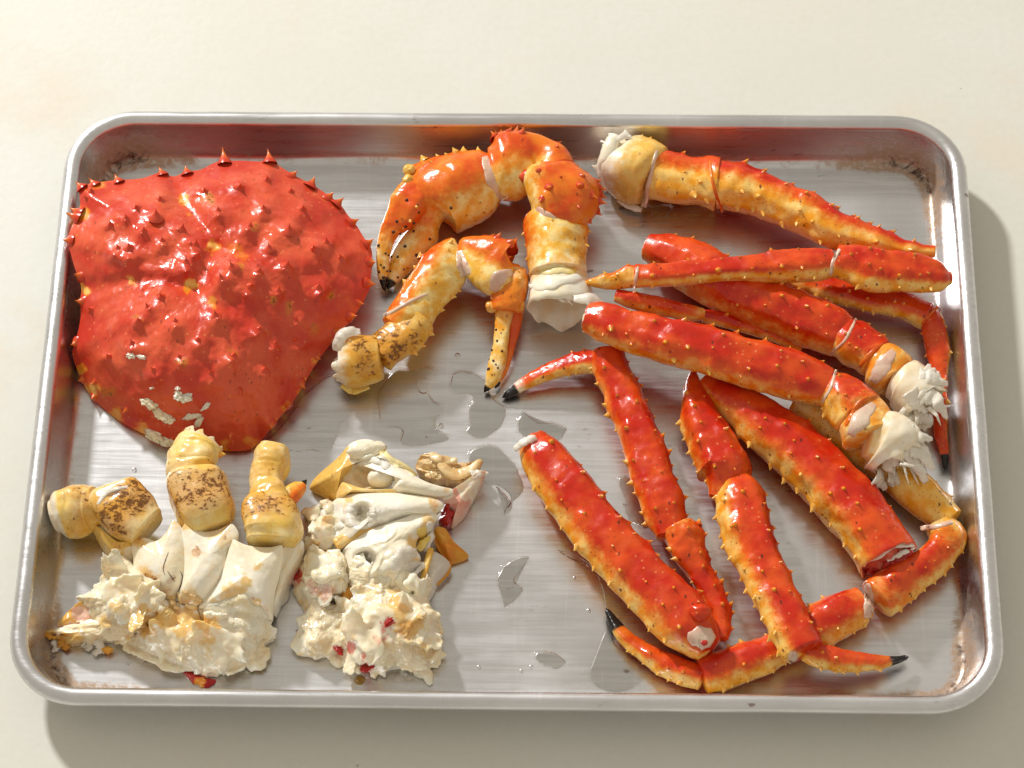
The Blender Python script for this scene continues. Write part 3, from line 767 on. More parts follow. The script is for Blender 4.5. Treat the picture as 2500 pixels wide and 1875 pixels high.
def shards(parent, fr, spots, rng, size=(6, 11), mats=None, ang=None, name='flesh_shard', tilt=(.15, .55), long=(1.1, 1.9), thick=(1.5, 2.4)):
    """torn sheets of flesh and skin: one edge bedded in the mass, the other lifted and ragged"""
    root = root_of(parent)
    for h, _ in [(hit(root, fr(np.array(q, float))), q) for q in spots]:
        if h is None: continue
        P, nn = h; s = rng.uniform(*size) * .5; sd = rng.uniform(0, 99)
        nr, nt = 9, 44
        th = np.linspace(0, 2 * np.pi, nt, endpoint=False); cs = np.stack([np.cos(th), np.sin(th), th * 0 + sd], 1)
        lo = fbm(cs * np.array([1.1, 1.1, 1]), 2); hi = fbm(cs * np.array([5, 5, 1]) + 7, 3)
        lift = smooth(np.cos(th), -.4, .6)
        R = s * (1 + .40 * lo + .16 * hi * lift)
        q = np.linspace(0.02, 1, nr)[:, None]
        x = q * R * np.cos(th) * rng.uniform(*long); y = q * R * np.sin(th)
        c1, c2 = rng.uniform(-.35, .25) / s, rng.uniform(-.1, .45) / s
        z = -c1 * x * x * .5 - c2 * y * y * .5 + .16 * s * fbm(np.stack([x / s * 1.1, y / s * 1.1, x * 0 + sd], -1), 3) * (.4 + q)
        tl = rng.uniform(*tilt)
        tk = rng.uniform(*thick)
        tv = tk * (1 - .55 * q ** 3)
        top = np.stack([x, y, z + tv * .5], -1); bot = np.stack([x, y, z - tv * .5], -1)
        a = rng.uniform(0, 6.28) if ang is None else math.radians(ang) + rng.uniform(-.6, .6)
        base_q = Vector(nn * .6 + np.array([0, -.15, .5])).normalized().to_track_quat('Z', 'Y')
        M = np.array((base_q @ Euler((0, 0, a)).to_quaternion() @ Euler((rng.uniform(-.2, .2), -tl, 0)).to_quaternion()).to_matrix())
        G = np.concatenate([top, bot[::-1]], 0)
        W = P + nn * (.25 * s * tl + .2) + G.reshape(-1, 3) @ M.T
        W[:, 2] = np.maximum(W[:, 2], 1.3)
        F = grid_faces(2 * nr, nt) + [tuple(reversed(range(nt))), tuple(range((2 * nr - 1) * nt, 2 * nr * nt))]
        b0 = rng.choice((.0, .05, .1, .2, .3)); bel = np.concatenate([np.clip(b0 + .32 * (1 - lift)[None, :] * q, 0, 1)] * 2, 0)
        pk = .3 if rng.random() < .07 else 0.0
        m = rng.choice(mats or [M_meat, M_meat, M_meat, M_wht, M_memb])
        obj(name, W, F, m, parent, {'belly': bel.ravel(), 'pink': np.full(len(W), pk)}, True, False)

# ================================================================== the top shell
def build_carapace():
    loc = U(Z1(np.array([830., 900.])), 1.0)
    t = thing('crab_shell', loc, 'large glossy red domed crab back shell covered in black-tipped spines', 'crab shell')
    out = [(185, 305, 30.0, 2.00), (245, 292, 29.0, 2.00), (350, 277, 28.0, 2.00), (480, 268, 27.0, 2.00), (575, 240, 26.0, 2.00), (640, 258, 26.0, 2.00), (700, 235, 26.0, 2.00), (770, 225, 26.0, 2.00), (850, 188, 26.0, 2.00), (950, 182, 26.0, 2.00), (1060, 186, 25.0, 2.00), (1110, 180, 24.0, 2.00), (1160, 215, 23.0, 2.00),
           (1230, 257, 22.0, 2.00), (1300, 293, 21.0, 2.00), (1350, 325, 20.0, 2.00), (1405, 362, 19.0, 2.00), (1450, 402, 18.0, 2.00), (1480, 445, 17.0, 2.00), (1525, 500, 17.0, 2.00), (1555, 550, 17.0, 2.00), (1590, 600, 17.0, 2.00), (1598, 660, 17.0, 2.00), (1593, 725, 17.0, 2.00), (1585, 795, 17.0, 2.00), (1560, 850, 17.0, 2.00),
           (1530, 900, 17.0, 2.00), (1495, 950, 16.4, 2.00), (1430, 1015, 15.6, 2.00), (1395, 1065, 15.0, 2.00), (1350, 1125, 14.3, 2.00), (1310, 1185, 13.6, 2.08), (1270, 1255, 12.7, 2.13), (1230, 1320, 12.0, 2.17), (1190, 1372, 11.3, 2.25), (1140, 1432, 10.6, 2.34), (1100, 1482, 10.0, 2.42), (1060, 1532, 3.5, 2.59),
           (1015, 1570, 3.5, 2.76), (960, 1582, 3.5, 2.84), (880, 1580, 3.5, 2.84), (800, 1572, 3.5, 2.84), (720, 1568, 3.5, 2.84), (640, 1556, 3.5, 2.84), (560, 1530, 3.5, 2.84), (480, 1492, 3.5, 2.84), (400, 1450, 3.5, 3.05), (330, 1400, 2.0, 3.10), (260, 1338, 3.0, 3.10), (210, 1270, 4.0, 3.10), (175, 1190, 7.0, 3.10),
           (152, 1120, 12.0, 2.84), (158, 1070, 15.0, 2.63), (180, 1000, 18.0, 2.42), (192, 920, 20.0, 2.42), (188, 860, 22.0, 2.42), (195, 800, 24.0, 2.42), (178, 740, 26.0, 2.25), (160, 690, 27.0, 2.17), (142, 625, 28.0, 2.08), (128, 580, 29.0, 2.00), (138, 525, 30.0, 2.00), (158, 478, 30.0, 2.00), (168, 442, 30.0, 2.00), (188, 402, 30.0, 2.00), (186, 352, 30.0, 2.00)]
    inner = [(460, 380), (577, 338), (405, 455), (555, 433), (660, 495), (485, 517), (588, 575), (855, 430), (1080, 398), (955, 282), (1103, 240), (1262, 385), (1103, 587), (930, 675), (1047, 717), (877, 748), (993, 817), (1140, 815), (1330, 580), (1455, 640), (1345, 810),
             (567, 803), (735, 630), (350, 622), (645, 968), (852, 930), (460, 950), (1120, 1080), (918, 1135), (675, 1150), (430, 1080), (980, 1278), (195, 345), (245, 290), (215, 880), (1180, 690), (1400, 560), (320, 480), (1210, 300), (780, 300), (300, 1120), (1040, 1010), (760, 1060), (560, 1210), (820, 1240), (1230, 960), (1000, 500), (720, 560), (1200, 500), (420, 640), (520, 880), (700, 700), (1240, 1080), (1090, 1200)]
    grooves = [([(630, 300), (650, 360), (720, 420), (800, 510), (850, 600), (790, 720), (735, 800), (620, 775), (440, 765), (300, 790), (190, 800)], 46, 3.0),
               ([(850, 600), (930, 640), (1010, 625), (1060, 560), (1080, 500)], 36, 1.9), ([(735, 800), (820, 865), (900, 880)], 40, 1.2), ([(1060, 640), (1150, 760), (1240, 900)], 28, 1.0)]
    lobes = [(470, 500, 210, 4.5), (1100, 400, 240, 4.5), (560, 1080, 270, 6.5), (930, 725, 105, 3.5), (1200, 820, 260, 3), (860, 1150, 260, 3.5), (860, 440, 80, 3), (560, 330, 90, 2.5), (250, 560, 100, 2)]
    def dseg(P, a, b):
        a = np.array(a, float); b = np.array(b, float); d = b - a
        tt = np.clip(((P - a) @ d) / (d @ d), 0, 1); return np.linalg.norm(P - a - tt[..., None] * d, axis=-1)
    def dz(P):
        h = 0
        for x, y, s_, k in lobes: h = h + k * np.exp(-((P[..., 0] - x) ** 2 + (P[..., 1] - y) ** 2) / (2 * s_ * s_))
        for pl, w, dpt in grooves:
            dd = np.min([dseg(P, pl[i], pl[i + 1]) for i in range(len(pl) - 1)], axis=0)
            h = h - dpt * np.exp(-(dd / w) ** 2 / 1.2)
        rngb = np.random.RandomState(3)
        for x, y in inner:
            h = h + 2.3 * np.exp(-((P[..., 0] - x) ** 2 + ((P[..., 1] - y - 16)) ** 2) / (2 * 36 ** 2)) + 2.2 * np.exp(-np.hypot(P[..., 0] - x, P[..., 1] - y - 16) / 13)
        h = h + .28 * fbm(np.stack([P[..., 0] * .022, P[..., 1] * .022, P[..., 0] * 0], -1), 3) + .06 * fbm(np.stack([P[..., 0] * .07, P[..., 1] * .07, P[..., 0] * 0 + 9], -1), 2)
        return h
    paint = {'belly': [(850, 605, 45, .75), (735, 795, 45, .8), (700, 385, 50, .7), (440, 765, 30, .6), (815, 860, 40, .6), (950, 630, 60, .4), (190, 440, 60, .75), (185, 800, 50, .8), (270, 285, 60, .5), (500, 860, 120, .1),
                       (225, 1310, 70, .8), (180, 1210, 45, .75), (340, 1420, 60, .7), (470, 1500, 60, .6), (700, 1585, 70, .5), (900, 1600, 60, .55), (1040, 1560, 60, .55), (1180, 1380, 40, .75), (1260, 1270, 35, .7), (1330, 1150, 30, .6), (1120, 1450, 45, .7), (1400, 1060, 30, .6)]}
    paint['stain'] = [(460, 950, 34, .75), (675, 1150, 34, .8), (1190, 905, 40, .8), (1120, 850, 30, .8), (810, 365, 34, .85), (1035, 500, 26, .7), (960, 690, 26, .6), (920, 1100, 26, .8), (1410, 835, 26, .8), (1310, 980, 34, .6), (320, 1290, 40, .7), (620, 1420, 30, .5), (1100, 1010, 30, .5)]
    o, W, PX = dome(t, 'shell_dome', Z1, [q[:2] for q in out], [q[2] for q in out], (800, 720), 39, [q[3] for q in out], M_shell, 130, 360, dz, paint, (0.93, 16), und=0.85, uns=0.09)
    rng = random.Random(8)
    flat = PX.reshape(-1, 2); WW = W.reshape(-1, 3); nt = W.shape[1]
    du = np.gradient(W, axis=0); dv = (np.roll(W, -1, 1) - np.roll(W, 1, 1))
    N = np.cross(dv, du); N /= np.linalg.norm(N, axis=2)[..., None] + 1e-9
    N *= np.sign(N[..., 2:3] + 1e-9); NN = N.reshape(-1, 3)
    for x, y in inner:
        L = rng.uniform(4.2, 6.0) if y < 900 else rng.uniform(4.0, 5.4)
        tgt = np.array([x, y], float)
        for _ in range(3):
            i = np.argmin(((flat - tgt) ** 2).sum(1)); n = NN[i]
            pp = PR(WW[i] + n * L) - PR(WW[i]); tgt = np.array([x, y]) - pp / Z1.k
        n = n + np.array([0, 0, .35])
        spine('R', WW[i] - n * 0.9, n, L * .98, o, rng=rng, wide=1.0)
    edge = [(105, 565), (110, 430), (135, 405), (170, 280), (240, 268), (360, 252), (575, 210), (690, 205), (880, 115), (1105, 125), (1228, 240), (1325, 257), (1400, 345), (1457, 355), (1535, 462), (1608, 560), (1605, 680), (1617, 778), (1535, 875), (1515, 937), (1430, 1003), (1328, 1130), (1272, 1278),
            (1195, 1360), (1115, 1475), (915, 1503), (260, 1255), (155, 1072), (178, 865), (172, 735), (255, 1325), (195, 1240), (415, 1385)]
    eo = PX[-3]; ew = W[-3]
    cx = np.array([800, 760.])
    for x, y in edge:
        d2 = ((eo - np.array([x, y])) ** 2).sum(1); i = int(np.argmin(d2))
        inside = np.hypot(*(np.array([x, y]) - cx)) < np.hypot(*(eo[i] - cx)) - 6
        if inside:
            j = np.argmin(((flat - np.array([x, y])) ** 2).sum(1)); n = NN[j] * .7 + np.array([(x - cx[0]), -(y - cx[1]), 0]) / 700.
            spine('E', WW[j] - n * .6, n, 4.2, o, rng=rng)
        else:
            b = ew[i]; tip = U(Z1(np.array([x, y], float)), b[2] + 1.5); d = tip - b
            L = max(np.linalg.norm(d), 3.2); d = d / (np.linalg.norm(d) + 1e-6)
            inw = cen = W[0, 0] - b; inw = inw / np.linalg.norm(inw)
            if L < 5: d = d * .5 - inw * .5 + np.array([0, 0, .2])
            spine('E', b + inw * 1.6, d, L + 1.6, o, rng=rng, wide=min(1.15, 6.5 / (L + 1.6)))
    # curds of cooked protein stuck on the shell
    def zat(x, y):
        return WW[np.argmin(((flat - np.array([x, y])) ** 2).sum(1))][2]
    for x, y, r, sq, ro in [(530, 1350, 3.6, (1.3, .8, .5), -.5), (580, 1400, 3.4, (1.4, .8, .5), -.8), (620, 1425, 2.8, (1, .9, .5), 0), (690, 1320, 2.9, (1.4, .9, .6), .2), (665, 1310, 2.2, (1, 1, .6), 0), (710, 1310, 1.8, (1, .9, .6), 0), (440, 1120, 2.0, (1.2, .8, .5), .2), (485, 1128, 1.6, (1.5, .6, .4), -.2),
                         (770, 1425, 3.2, (.5, 1.4, .4), -.4), (800, 1360, 2.6, (.45, 1.4, .4), -.6), (735, 1410, 3.2, (1.4, .5, .35), .4), (545, 1500, 3.2, (1.6, .9, .5), -.6), (600, 1530, 3.0, (1.6, .9, .5), -.4), (660, 1280, 1.3, (1, .7, .5), 0), (540, 1275, 1.1, (1.5, .5, .4), .5)]:
        ball(t, 'protein_curd', Z1, (x, y), zat(x, y) + .15, r, M_meat, .45, 2.6, sq, 22, 30, {'belly': .05}, ro)
build_carapace()

# ================================================================== claws
def slivers(t, f, c, z, dirs, n, seed, ln=(6, 13)):
    """thin torn strips of white flesh sticking out of a broken end; dirs is a range of image angles"""
    rng = random.Random(seed)
    for k in range(n):
        a = math.radians(rng.uniform(*dirs)); L = rng.uniform(*ln) * 5 / f.k
        x0, y0 = c[0] + rng.uniform(-60, 60), c[1] + rng.uniform(-70, 70)
        z0 = z + rng.uniform(-6, 5)
        b = a + rng.uniform(-.35, .35)
        p = [(x0, y0, z0), (x0 + .5 * L * math.cos(a), y0 + .5 * L * math.sin(a), z0 - rng.uniform(0, 2)), (x0 + .5 * L * math.cos(a) + .5 * L * math.cos(b), y0 + .5 * L * math.sin(a) + .5 * L * math.sin(b), max(2.5, z0 - rng.uniform(1, 5)))]
        ribbon(t, 'torn_strand', f, p, [rng.uniform(1.5, 3.6), rng.uniform(1, 2.4), .25], M_memb, .4, .2, 14, 5, .3)

def build_big_claw():
    loc = U(Z2(np.array([1000., 600.])), 1)
    t = thing('crab_claw', loc, 'large orange and cream crab claw arm, its wide white open end facing the viewer', 'crab claw')
    f = Z2
    # palm with the fixed finger
    seg(t, 'palm', f, [(930, 205, 1060, 480), (860, 190, 1000, 540), (770, 190, 900, 620), (660, 218, 800, 665), (560, 265, 730, 700), (505, 360, 690, 725), (520, 500, 665, 745), (520, 590, 635, 775), (470, 665, 590, 815), (420, 745, 530, 875), (393, 830, 478, 925), (380, 920, 425, 965)],
        [19, 19, 18, 17, 15, 12, 9, 7, 6], .80, ('round', 'tip'), (-75, .25, .8), [0, 0, .05, .2, .45, .75, .9, 1], [0, 0, 0, 0, .1, .3, .35, .3], mat=M_claw, nu=90, nv=64, und=.05,
        rows=[(78, 8, .02, .5, 3.4, 8), (50, 6, .1, .5, 2.2, 12)], spk='Y', tip=[(0, 0), (.95, 0), (1, .6)], ends=(.15, .4))
    # movable finger
    d = seg(t, 'movable_finger', f, [(490, 320, 625, 430), (445, 385, 618, 505), (400, 460, 605, 560), (362, 545, 560, 600), (335, 640, 460, 665), (318, 740, 408, 760), (316, 830, 396, 835), (325, 905, 388, 908), (343, 955, 384, 950), (352, 975, 380, 972)],
        [22, 22, 21, 19, 16, 13, 10, 8, 7], .85, ('round', 'tip'), (70, .5, 1.0), [.1, 0, 0, .1, .45, .8, .9, 1], [0, 0, 0, .05, .25, .3, .3, .2], mat=M_claw, nu=70, nv=48, tip=[(0, 0), (.90, 0), (.95, .8), (1, 1)], rows=[(-35, 5, .05, .5, 2.0, 25)], spk='Y')
    rng = random.Random(4)
    # dark bristle tufts on both fingers
    for x, y, z in [(372, 780, 19), (388, 790, 17), (362, 860, 16), (380, 880, 14), (345, 845, 17), (335, 885, 15), (360, 915, 13), (378, 918, 12), (332, 735, 20), (405, 800, 17), (440, 800, 17), (398, 880, 14), (440, 915, 12), (475, 870, 13), (405, 965, 9), (545, 790, 15), (480, 740, 16), (415, 660, 22), (435, 600, 24), (550, 510, 27), (560, 550, 25), (455, 668, 19), (485, 630, 21), (530, 610, 21), (490, 480, 29),
                    (700, 660, 22), (620, 700, 19), (740, 525, 29), (530, 655, 20), (485, 742, 16), (605, 770, 15), (380, 945, 10)]:
        tuft(d, f, (x, y), rng.uniform(.55, .95), M_spKs)
    welt(t, 'joint_membrane', f, [(925, 225, 30), (960, 330, 31), (1040, 475, 22)], [3, 8, 4], M_joint)
    for x, y, z, r in [(500, 370, 27, 3.2), (615, 445, 27, 3.0), (640, 400, 28, 2.8), (505, 310, 27, 3)]:
        ball(t, 'hinge_knob', f, (x, y), z, r, M_yel, .18, 1.4, (1, 1, .9), 14, 18, {'belly': .8})
    # wrist and arm
    seg(t, 'wrist_segment', f, [(912, 175, 1065, 490), (985, 135, 1105, 505), (1090, 112, 1160, 470), (1210, 128, 1190, 390), (1320, 172, 1178, 345), (1408, 232, 1172, 330), (1452, 305, 1182, 352)],
        [20, 21, 23, 24], .85, ('round', 'round'), (62, .15, .8), [.15, .1, 0, 0], mat=M_claw, rows=[(-80, 4, .05, .85, 6.5, 6), (-45, 4, .1, .9, 3.2, 18)], spk='E', ends=(.15, .2))
    seg(t, 'upper_arm_segment', f, [(1168, 338, 1475, 335), (1156, 385, 1500, 388), (1162, 445, 1508, 460), (1172, 510, 1518, 545), (1180, 565, 1520, 625), (1200, 610, 1512, 675)],
        [25, 25, 23, 21], .88, ('round', 'round'), (80, .25, .7), [.1, 0, .1, .3], mat=M_claw, rows=[(-86, 6, .1, .98, 4.4, 6), (-45, 4, .2, .9, 3.6, 15), (5, 4, .1, .7, 3.2, 25), (76, 1, .0, .12, 6.0, 3)], spk='E', box=2.7, flare=0, slim=0.92, ends=(.2, .1))
    welt(t, 'joint_membrane', f, [(1205, 528, 29), (1260, 560, 34), (1330, 605, 34), (1420, 655, 28)], [5.2, 5, 4, 2], M_joint)
    seg(t, 'forearm_segment', f, [(1130, 545, 1470, 610), (1142, 620, 1498, 680), (1160, 700, 1502, 745), (1172, 780, 1496, 805), (1174, 850, 1502, 865), (1168, 905, 1515, 910)],
        [20, 20, 19], .88, ('round', 'round'), (-10, -.2, .7), [.2, .3, .6, .9], [0, .0, .1, .5], mat=M_claw, rows=[(-80, 3, .1, .7, 3.0, 10), (85, 3, .2, .8, 1.8, 8)], spk='Y', ends=(.1, .1), stain=[0, 0, .1, .15], flare=0, slim=1.0)
    # flared, torn open end: a hollow white cup
    n, m = 16, 64
    ph = np.linspace(0, 2 * np.pi, m, endpoint=False)
    rings = []
    rim_c, rim_z = (1350, 1120), 17.0
    specs = [((1342, 890), 155, 15, 19), ((1345, 930), 162, 15.3, 19), ((1350, 985), 178, 15.8, 18), ((1352, 1045), 188, 16.4, 17.5), ((1350, 1090), 190, 17, 17)]
    Cs = [U(f(np.array(s[0], float)), s[3]) for s in specs]
    axis = (Cs[-1] - Cs[0]); axis /= np.linalg.norm(axis)
    axis = axis + np.array([0, 0, -.10]); axis /= np.linalg.norm(axis)
    sidev = np.cross(axis, [0, 0, 1]); sidev /= np.linalg.norm(sidev); upv = np.cross(sidev, axis)
    Vs = []
    seq = [(i, 1.0) for i in range(5)] + [(4, .95), (3, .91), (2, .88), (1, .84), (0, .80), (0, .3)]
    for i, k in seq:
        rr = specs[i][1] * f.k / pxmm(Cs[i]) * k
        jag = 0
        ext = np.zeros(m)
        if i == 4:   # the near (lower) lip reaches further; ragged
            ext = 6.0 * smooth(-np.cos(ph), .0, 1) + 2.2 * fbm(np.stack([np.cos(ph) * 2, np.sin(ph) * 2, ph * 0 + 7], 1), 4) - 1.0
        ww = 1 + .05 * fbm(np.stack([np.cos(ph) * 1.5, np.sin(ph) * 1.5, np.full(m, i * .35)], 1), 3)
        Vs.append(Cs[i] + (rr * ww)[:, None] * (np.cos(ph)[:, None] * .86 * upv + np.sin(ph)[:, None] * sidev) + ext[:, None] * axis)
    V = np.vstack(Vs); V[:, 2] = np.maximum(V[:, 2], 1.4)
    cup = obj('open_arm_end', V, grid_faces(len(seq), m) + [tuple(range((len(seq) - 1) * m, len(seq) * m))], M_wht, t, {'belly': np.concatenate([np.full(m, .38 if q < 2 else .12 if q < 4 else 0 if q < 7 else .16 if q < 9 else .3) for q in range(len(seq))]), 'flesh': np.concatenate([np.full(m, 1. if 4 <= q < 8 else .5 if q >= 8 else .0) for q in range(len(seq))])})
    ribbon(t, 'torn_membrane', f, [(1430, 1035, 30), (1520, 1040, 30), (1580, 1090, 27), (1620, 1160, 24), (1650, 1215, 22)], [4, 7, 8, 5.5, 3], None, .7, .2)
    welt(t, 'torn_membrane', f, [(1180, 975, 24), (1300, 950, 33), (1420, 925, 33), (1495, 920, 28)], [4, 6, 6, 3], M_wht, .7, rag=.3)
    welt(t, 'torn_membrane', f, [(1230, 885, 32), (1340, 870, 34), (1450, 890, 33)], [3, 5, 3], M_yel, .4, rag=.2)
    slivers(t, f, (1350, 1010), 29, (20, 70), 3, 3, (5, 9))

def build_small_claw():
    loc = U(Z2(np.array([800., 1000.])), 1)
    t = thing('crab_claw', loc, 'smaller bent crab claw arm with narrow closed pincer pointing down beside the puddles', 'crab claw')
    f = Z2
    seg(t, 'base_segment', f, [(100, 1250, 118, 1520), (160, 1218, 205, 1548), (240, 1225, 290, 1525), (320, 1240, 360, 1490)], [15, 15, 16], .85, ('torn', 'round'), None, .8, [.7, .25, .1, .1], [.0, .5, .9, .6], mat=M_yel, ends=(.1, .1))
    seg(t, 'second_segment', f, [(300, 1225, 370, 1490), (340, 1195, 450, 1410), (410, 1140, 550, 1330), (470, 1080, 630, 1220)], [16, 17, 18], .85, ('round', 'round'), None, .8, None, [.9, .9, .7, .3], mat=M_yel, rows=[(88, 3, .4, .95, 3, 8)], spk='Y', ends=(.1, .1))
    seg(t, 'upper_arm_segment', f, [(305, 1180, 560, 1240), (350, 1105, 640, 1185), (430, 1000, 690, 1090), (500, 895, 742, 1035), (560, 810, 830, 930), (620, 745, 815, 840), (690, 703, 785, 760), (735, 690, 765, 715)], [17, 18, 18, 19], .85, ('round', 'round'), (60, -.2, .6), [.4, .3, .2, .1], mat=M_claw,
        rows=[(-85, 3, .3, .9, 3.2, 8), (85, 3, .3, .7, 2.4, 8), (0, 2, .75, .95, 3, 10)], spk='Y', ends=(.1, .2))
    welt(t, 'joint_membrane', f, [(360, 1130, 24), (430, 1095, 30), (510, 1050, 32), (620, 1000, 30)], [3, 3.5, 3, 1.5], M_joint)
    seg(t, 'wrist_segment', f, [(770, 705, 840, 890), (830, 690, 850, 905), (900, 690, 890, 960), (980, 722, 925, 1010), (1060, 780, 965, 1030), (1130, 822, 1030, 985), (1165, 835, 1100, 900)], [18, 20, 20, 18], .85, ('round', 'round'), (60, .0, .65), [.1, .05, 0, .1], mat=M_claw,
        rows=[(-82, 4, .1, .98, 5.4, 8), (-40, 4, .2, .9, 3.0, 15)], spk='E', ends=(.15, .15))
    welt(t, 'joint_membrane', f, [(785, 760, 28), (805, 850, 22), (830, 910, 14)], [3, 6, 7], M_joint)
    welt(t, 'joint_membrane', f, [(1090, 880, 27), (1010, 920, 27), (975, 1000, 22)], [3, 8, 5], M_joint)
    seg(t, 'palm', f, [(1020, 900, 1175, 865), (1005, 955, 1188, 925), (975, 1015, 1185, 990), (955, 1065, 1170, 1050), (965, 1110, 1150, 1105)], [20, 19, 17, 15], .85, ('round', 'round'), None, [.5, .5, .3, .3], None, [.5, .4, .2, .1], mat=M_claw, rows=[(30, 6, .05, .9, 1.5, 50)], spk='L', ends=(.2, .1))
    seg(t, 'fixed_finger', f, [(1035, 1090, 1150, 1085), (1050, 1180, 1140, 1170), (1055, 1270, 1115, 1255), (1045, 1360, 1090, 1345), (1015, 1450, 1065, 1430), (975, 1530, 1020, 1510)], [12, 10, 7, 4], .8, ('round', 'tip'), None, [.15, .2, .2, .5], mat=M_claw, tip=[(0, 0), (.88, 0), (1, .8)])
    d = seg(t, 'movable_finger', f, [(990, 1050, 1105, 1055), (985, 1120, 1095, 1130), (985, 1200, 1075, 1205), (968, 1310, 1065, 1320), (945, 1410, 1048, 1425), (930, 1490, 1010, 1505), (921, 1535, 965, 1540)], [17, 14, 11, 8, 5], .85, ('round', 'tip'), None, [.3, .7, 1, 1, 1], [0, .1, .3, .4, .3], [.1, .2, .3, .3, .2], mat=M_claw, tip=[(0, 0), (.93, 0), (1, .75)])
    rng = random.Random(9)
    for k in range(16):
        uu = rng.random() ** .6
        x = 1035 - 75 * uu + rng.uniform(-42, 42); y = 1180 + 340 * uu + rng.uniform(-15, 15)
        tuft(d, f, (x, y), rng.uniform(.35, .7), M_spKs)
    for x, y, z, r in [(970, 1080, 17, 3.2), (1120, 1075, 18, 3.2), (1050, 1000, 22, 2.6)]:
        ball(t, 'hinge_knob', f, (x, y), z, r, M_claw, .15, 1.4, (1, 1, .9), 14, 18, {'belly': .6})
    ribbon(t, 'torn_membrane', f, [(95, 1330, 22), (110, 1270, 26), (150, 1225, 28), (230, 1220, 27)], [4, 6, 6, 3], None, .8, .2)
    ribbon(t, 'torn_membrane', f, [(120, 1525, 8), (190, 1555, 6), (280, 1530, 6)], [2, 4, 3], M_yel, .8, .2)
M_hair = mat_spine('brown_hair', (0.16, 0.06, 0.03), (0.16, 0.06, 0.03), 2)
M_spKs = mat_spine('bristle_dots', (0.05, 0.02, 0.01), (0.03, 0.012, 0.008), .2)
build_big_claw()
build_small_claw()

# ================================================================== walking legs
def leg(label, at_px, fr):
    return thing('crab_limb', U(fr(np.array(at_px, float)), 1), label, 'crab leg', 'red walking legs heaped on the right of the tray')

def build_leg_a():
    t = leg('red crab leg folded double along the back of the tray, pale stump at back', (700, 450), Z3); f = Z3
    seg(t, 'base_segment', f, [(262, 100, 172, 372), (290, 97, 195, 425), (340, 97, 250, 465), (410, 115, 330, 500), (455, 165, 390, 508)], [16, 16, 16], .9, ('torn', 'round'), (120, .0, .7), .62, [.9, .45, .2, .1], [0, .05, .3, .35], mat=M_yel, ends=(.1, .1), rows=[(-60, 2, .4, .8, 3, 10)], spk='Y')
    seg(t, 'hip_segment', f, [(480, 165, 405, 480), (540, 200, 480, 490), (610, 222, 570, 498), (680, 228, 690, 505), (745, 225, 800, 528)], [17, 17], .9, ('round', 'round'), (80, -.75, .35), None, None, [.2, .15, .1, .05], rows=[(-75, 2, .1, .95, 3.4, 6), (60, 2, .5, .95, 3.6, 10), (20, 2, .3, .8, 2.4, 20)], ends=(.1, .1))
    seg(t, 'thigh_segment', f, [(745, 240, 808, 532), (830, 238, 850, 536), (930, 262, 905, 542), (1050, 305, 1010, 568), (1180, 368, 1110, 605), (1300, 408, 1215, 652), (1420, 500, 1335, 712), (1560, 570, 1490, 748), (1700, 628, 1640, 765), (1850, 690, 1790, 775), (1965, 705, 1935, 770)],
        [17, 17.5, 19, 22, 24], .9, ('round', 'round'), (65, -.15, .55), nu=100, rows=[(-82, 9, .03, .97, 3.3, 5), (-30, 7, .1, .95, 2.0, 12), (35, 7, .05, .95, 3.2, 8), (75, 6, .05, .6, 3.0, 8)], ends=(.12, .2))
    seg(t, 'knee_segment', f, [(2035, 840, 2020, 925), (1985, 790, 1955, 968), (1890, 752, 1870, 974), (1760, 730, 1745, 972), (1640, 712, 1610, 970), (1520, 696, 1500, 925), (1440, 700, 1400, 880)], [25, 28, 29], .85, ('round', 'round'), (-100, .35, .45),
        rows=[(-15, 6, .1, .95, 2.7, 22), (-75, 6, .05, .95, 2.6, 10), (35, 3, .2, .9, 1.8, 10)], ends=(.4, .15))
    seg(t, 'shin_segment', f, [(1425, 712, 1355, 895), (1300, 708, 1290, 910), (1150, 718, 1140, 914), (1000, 742, 1000, 912), (850, 762, 850, 904), (700, 778, 700, 918), (550, 792, 560, 934), (430, 800, 430, 940), (330, 806, 345, 935)],
        [28, 30, 32, 32, 31], .85, ('round', 'round'), (-92, .45, .5), nu=96, rows=[(-30, 6, .05, .98, 2.6, 8), (-72, 8, .03, .98, 2.4, 8), (40, 6, .1, .95, 2.2, 10)], ends=(.2, .2))
    seg(t, 'leg_tip', f, [(350, 815, 355, 940), (290, 812, 310, 942), (220, 845, 225, 948), (140, 865, 150, 942), (80, 885, 90, 925)], [29, 27, 25], .85, ('round', 'tip'), (-55, -.3, .4), [.1, .4, .6], None, [.2, .4, .5], rows=[(0, 3, .1, .8, 1.8, 40)])
    welt(t, 'joint_membrane', f, [(1440, 720, 37), (1405, 790, 39), (1385, 870, 35)], [3, 4, 3], M_joint)
    welt(t, 'joint_membrane', f, [(350, 815, 37), (340, 870, 38), (330, 940, 33)], [2, 3, 2], M_joint)
    ribbon(t, 'torn_membrane', f, [(145, 140, 27), (190, 155, 28), (225, 140, 29), (300, 100, 28)], [1.2, 1.6, 3, 6], None, .7, .15)
    ribbon(t, 'torn_membrane', f, [(225, 110, 27), (190, 200, 27), (165, 310, 20), (185, 410, 11)], [6, 8, 8, 5], M_wht, 1.0, .25)
    slivers(t, f, (215, 200), 19, (150, 215), 6, 7, (3, 6))
    ribbon(t, 'torn_membrane', f, [(240, 455, 5), (300, 490, 4), (370, 515, 4)], [3, 5, 3], None, .8, .2)
    welt(t, 'joint_membrane', f, [(455, 180, 29), (415, 330, 30), (380, 500, 10)], [3, 4, 5], M_joint)
    welt(t, 'joint_membrane', f, [(735, 235, 28), (755, 380, 31), (805, 525, 18)], [2, 2.6, 2], M_claw)

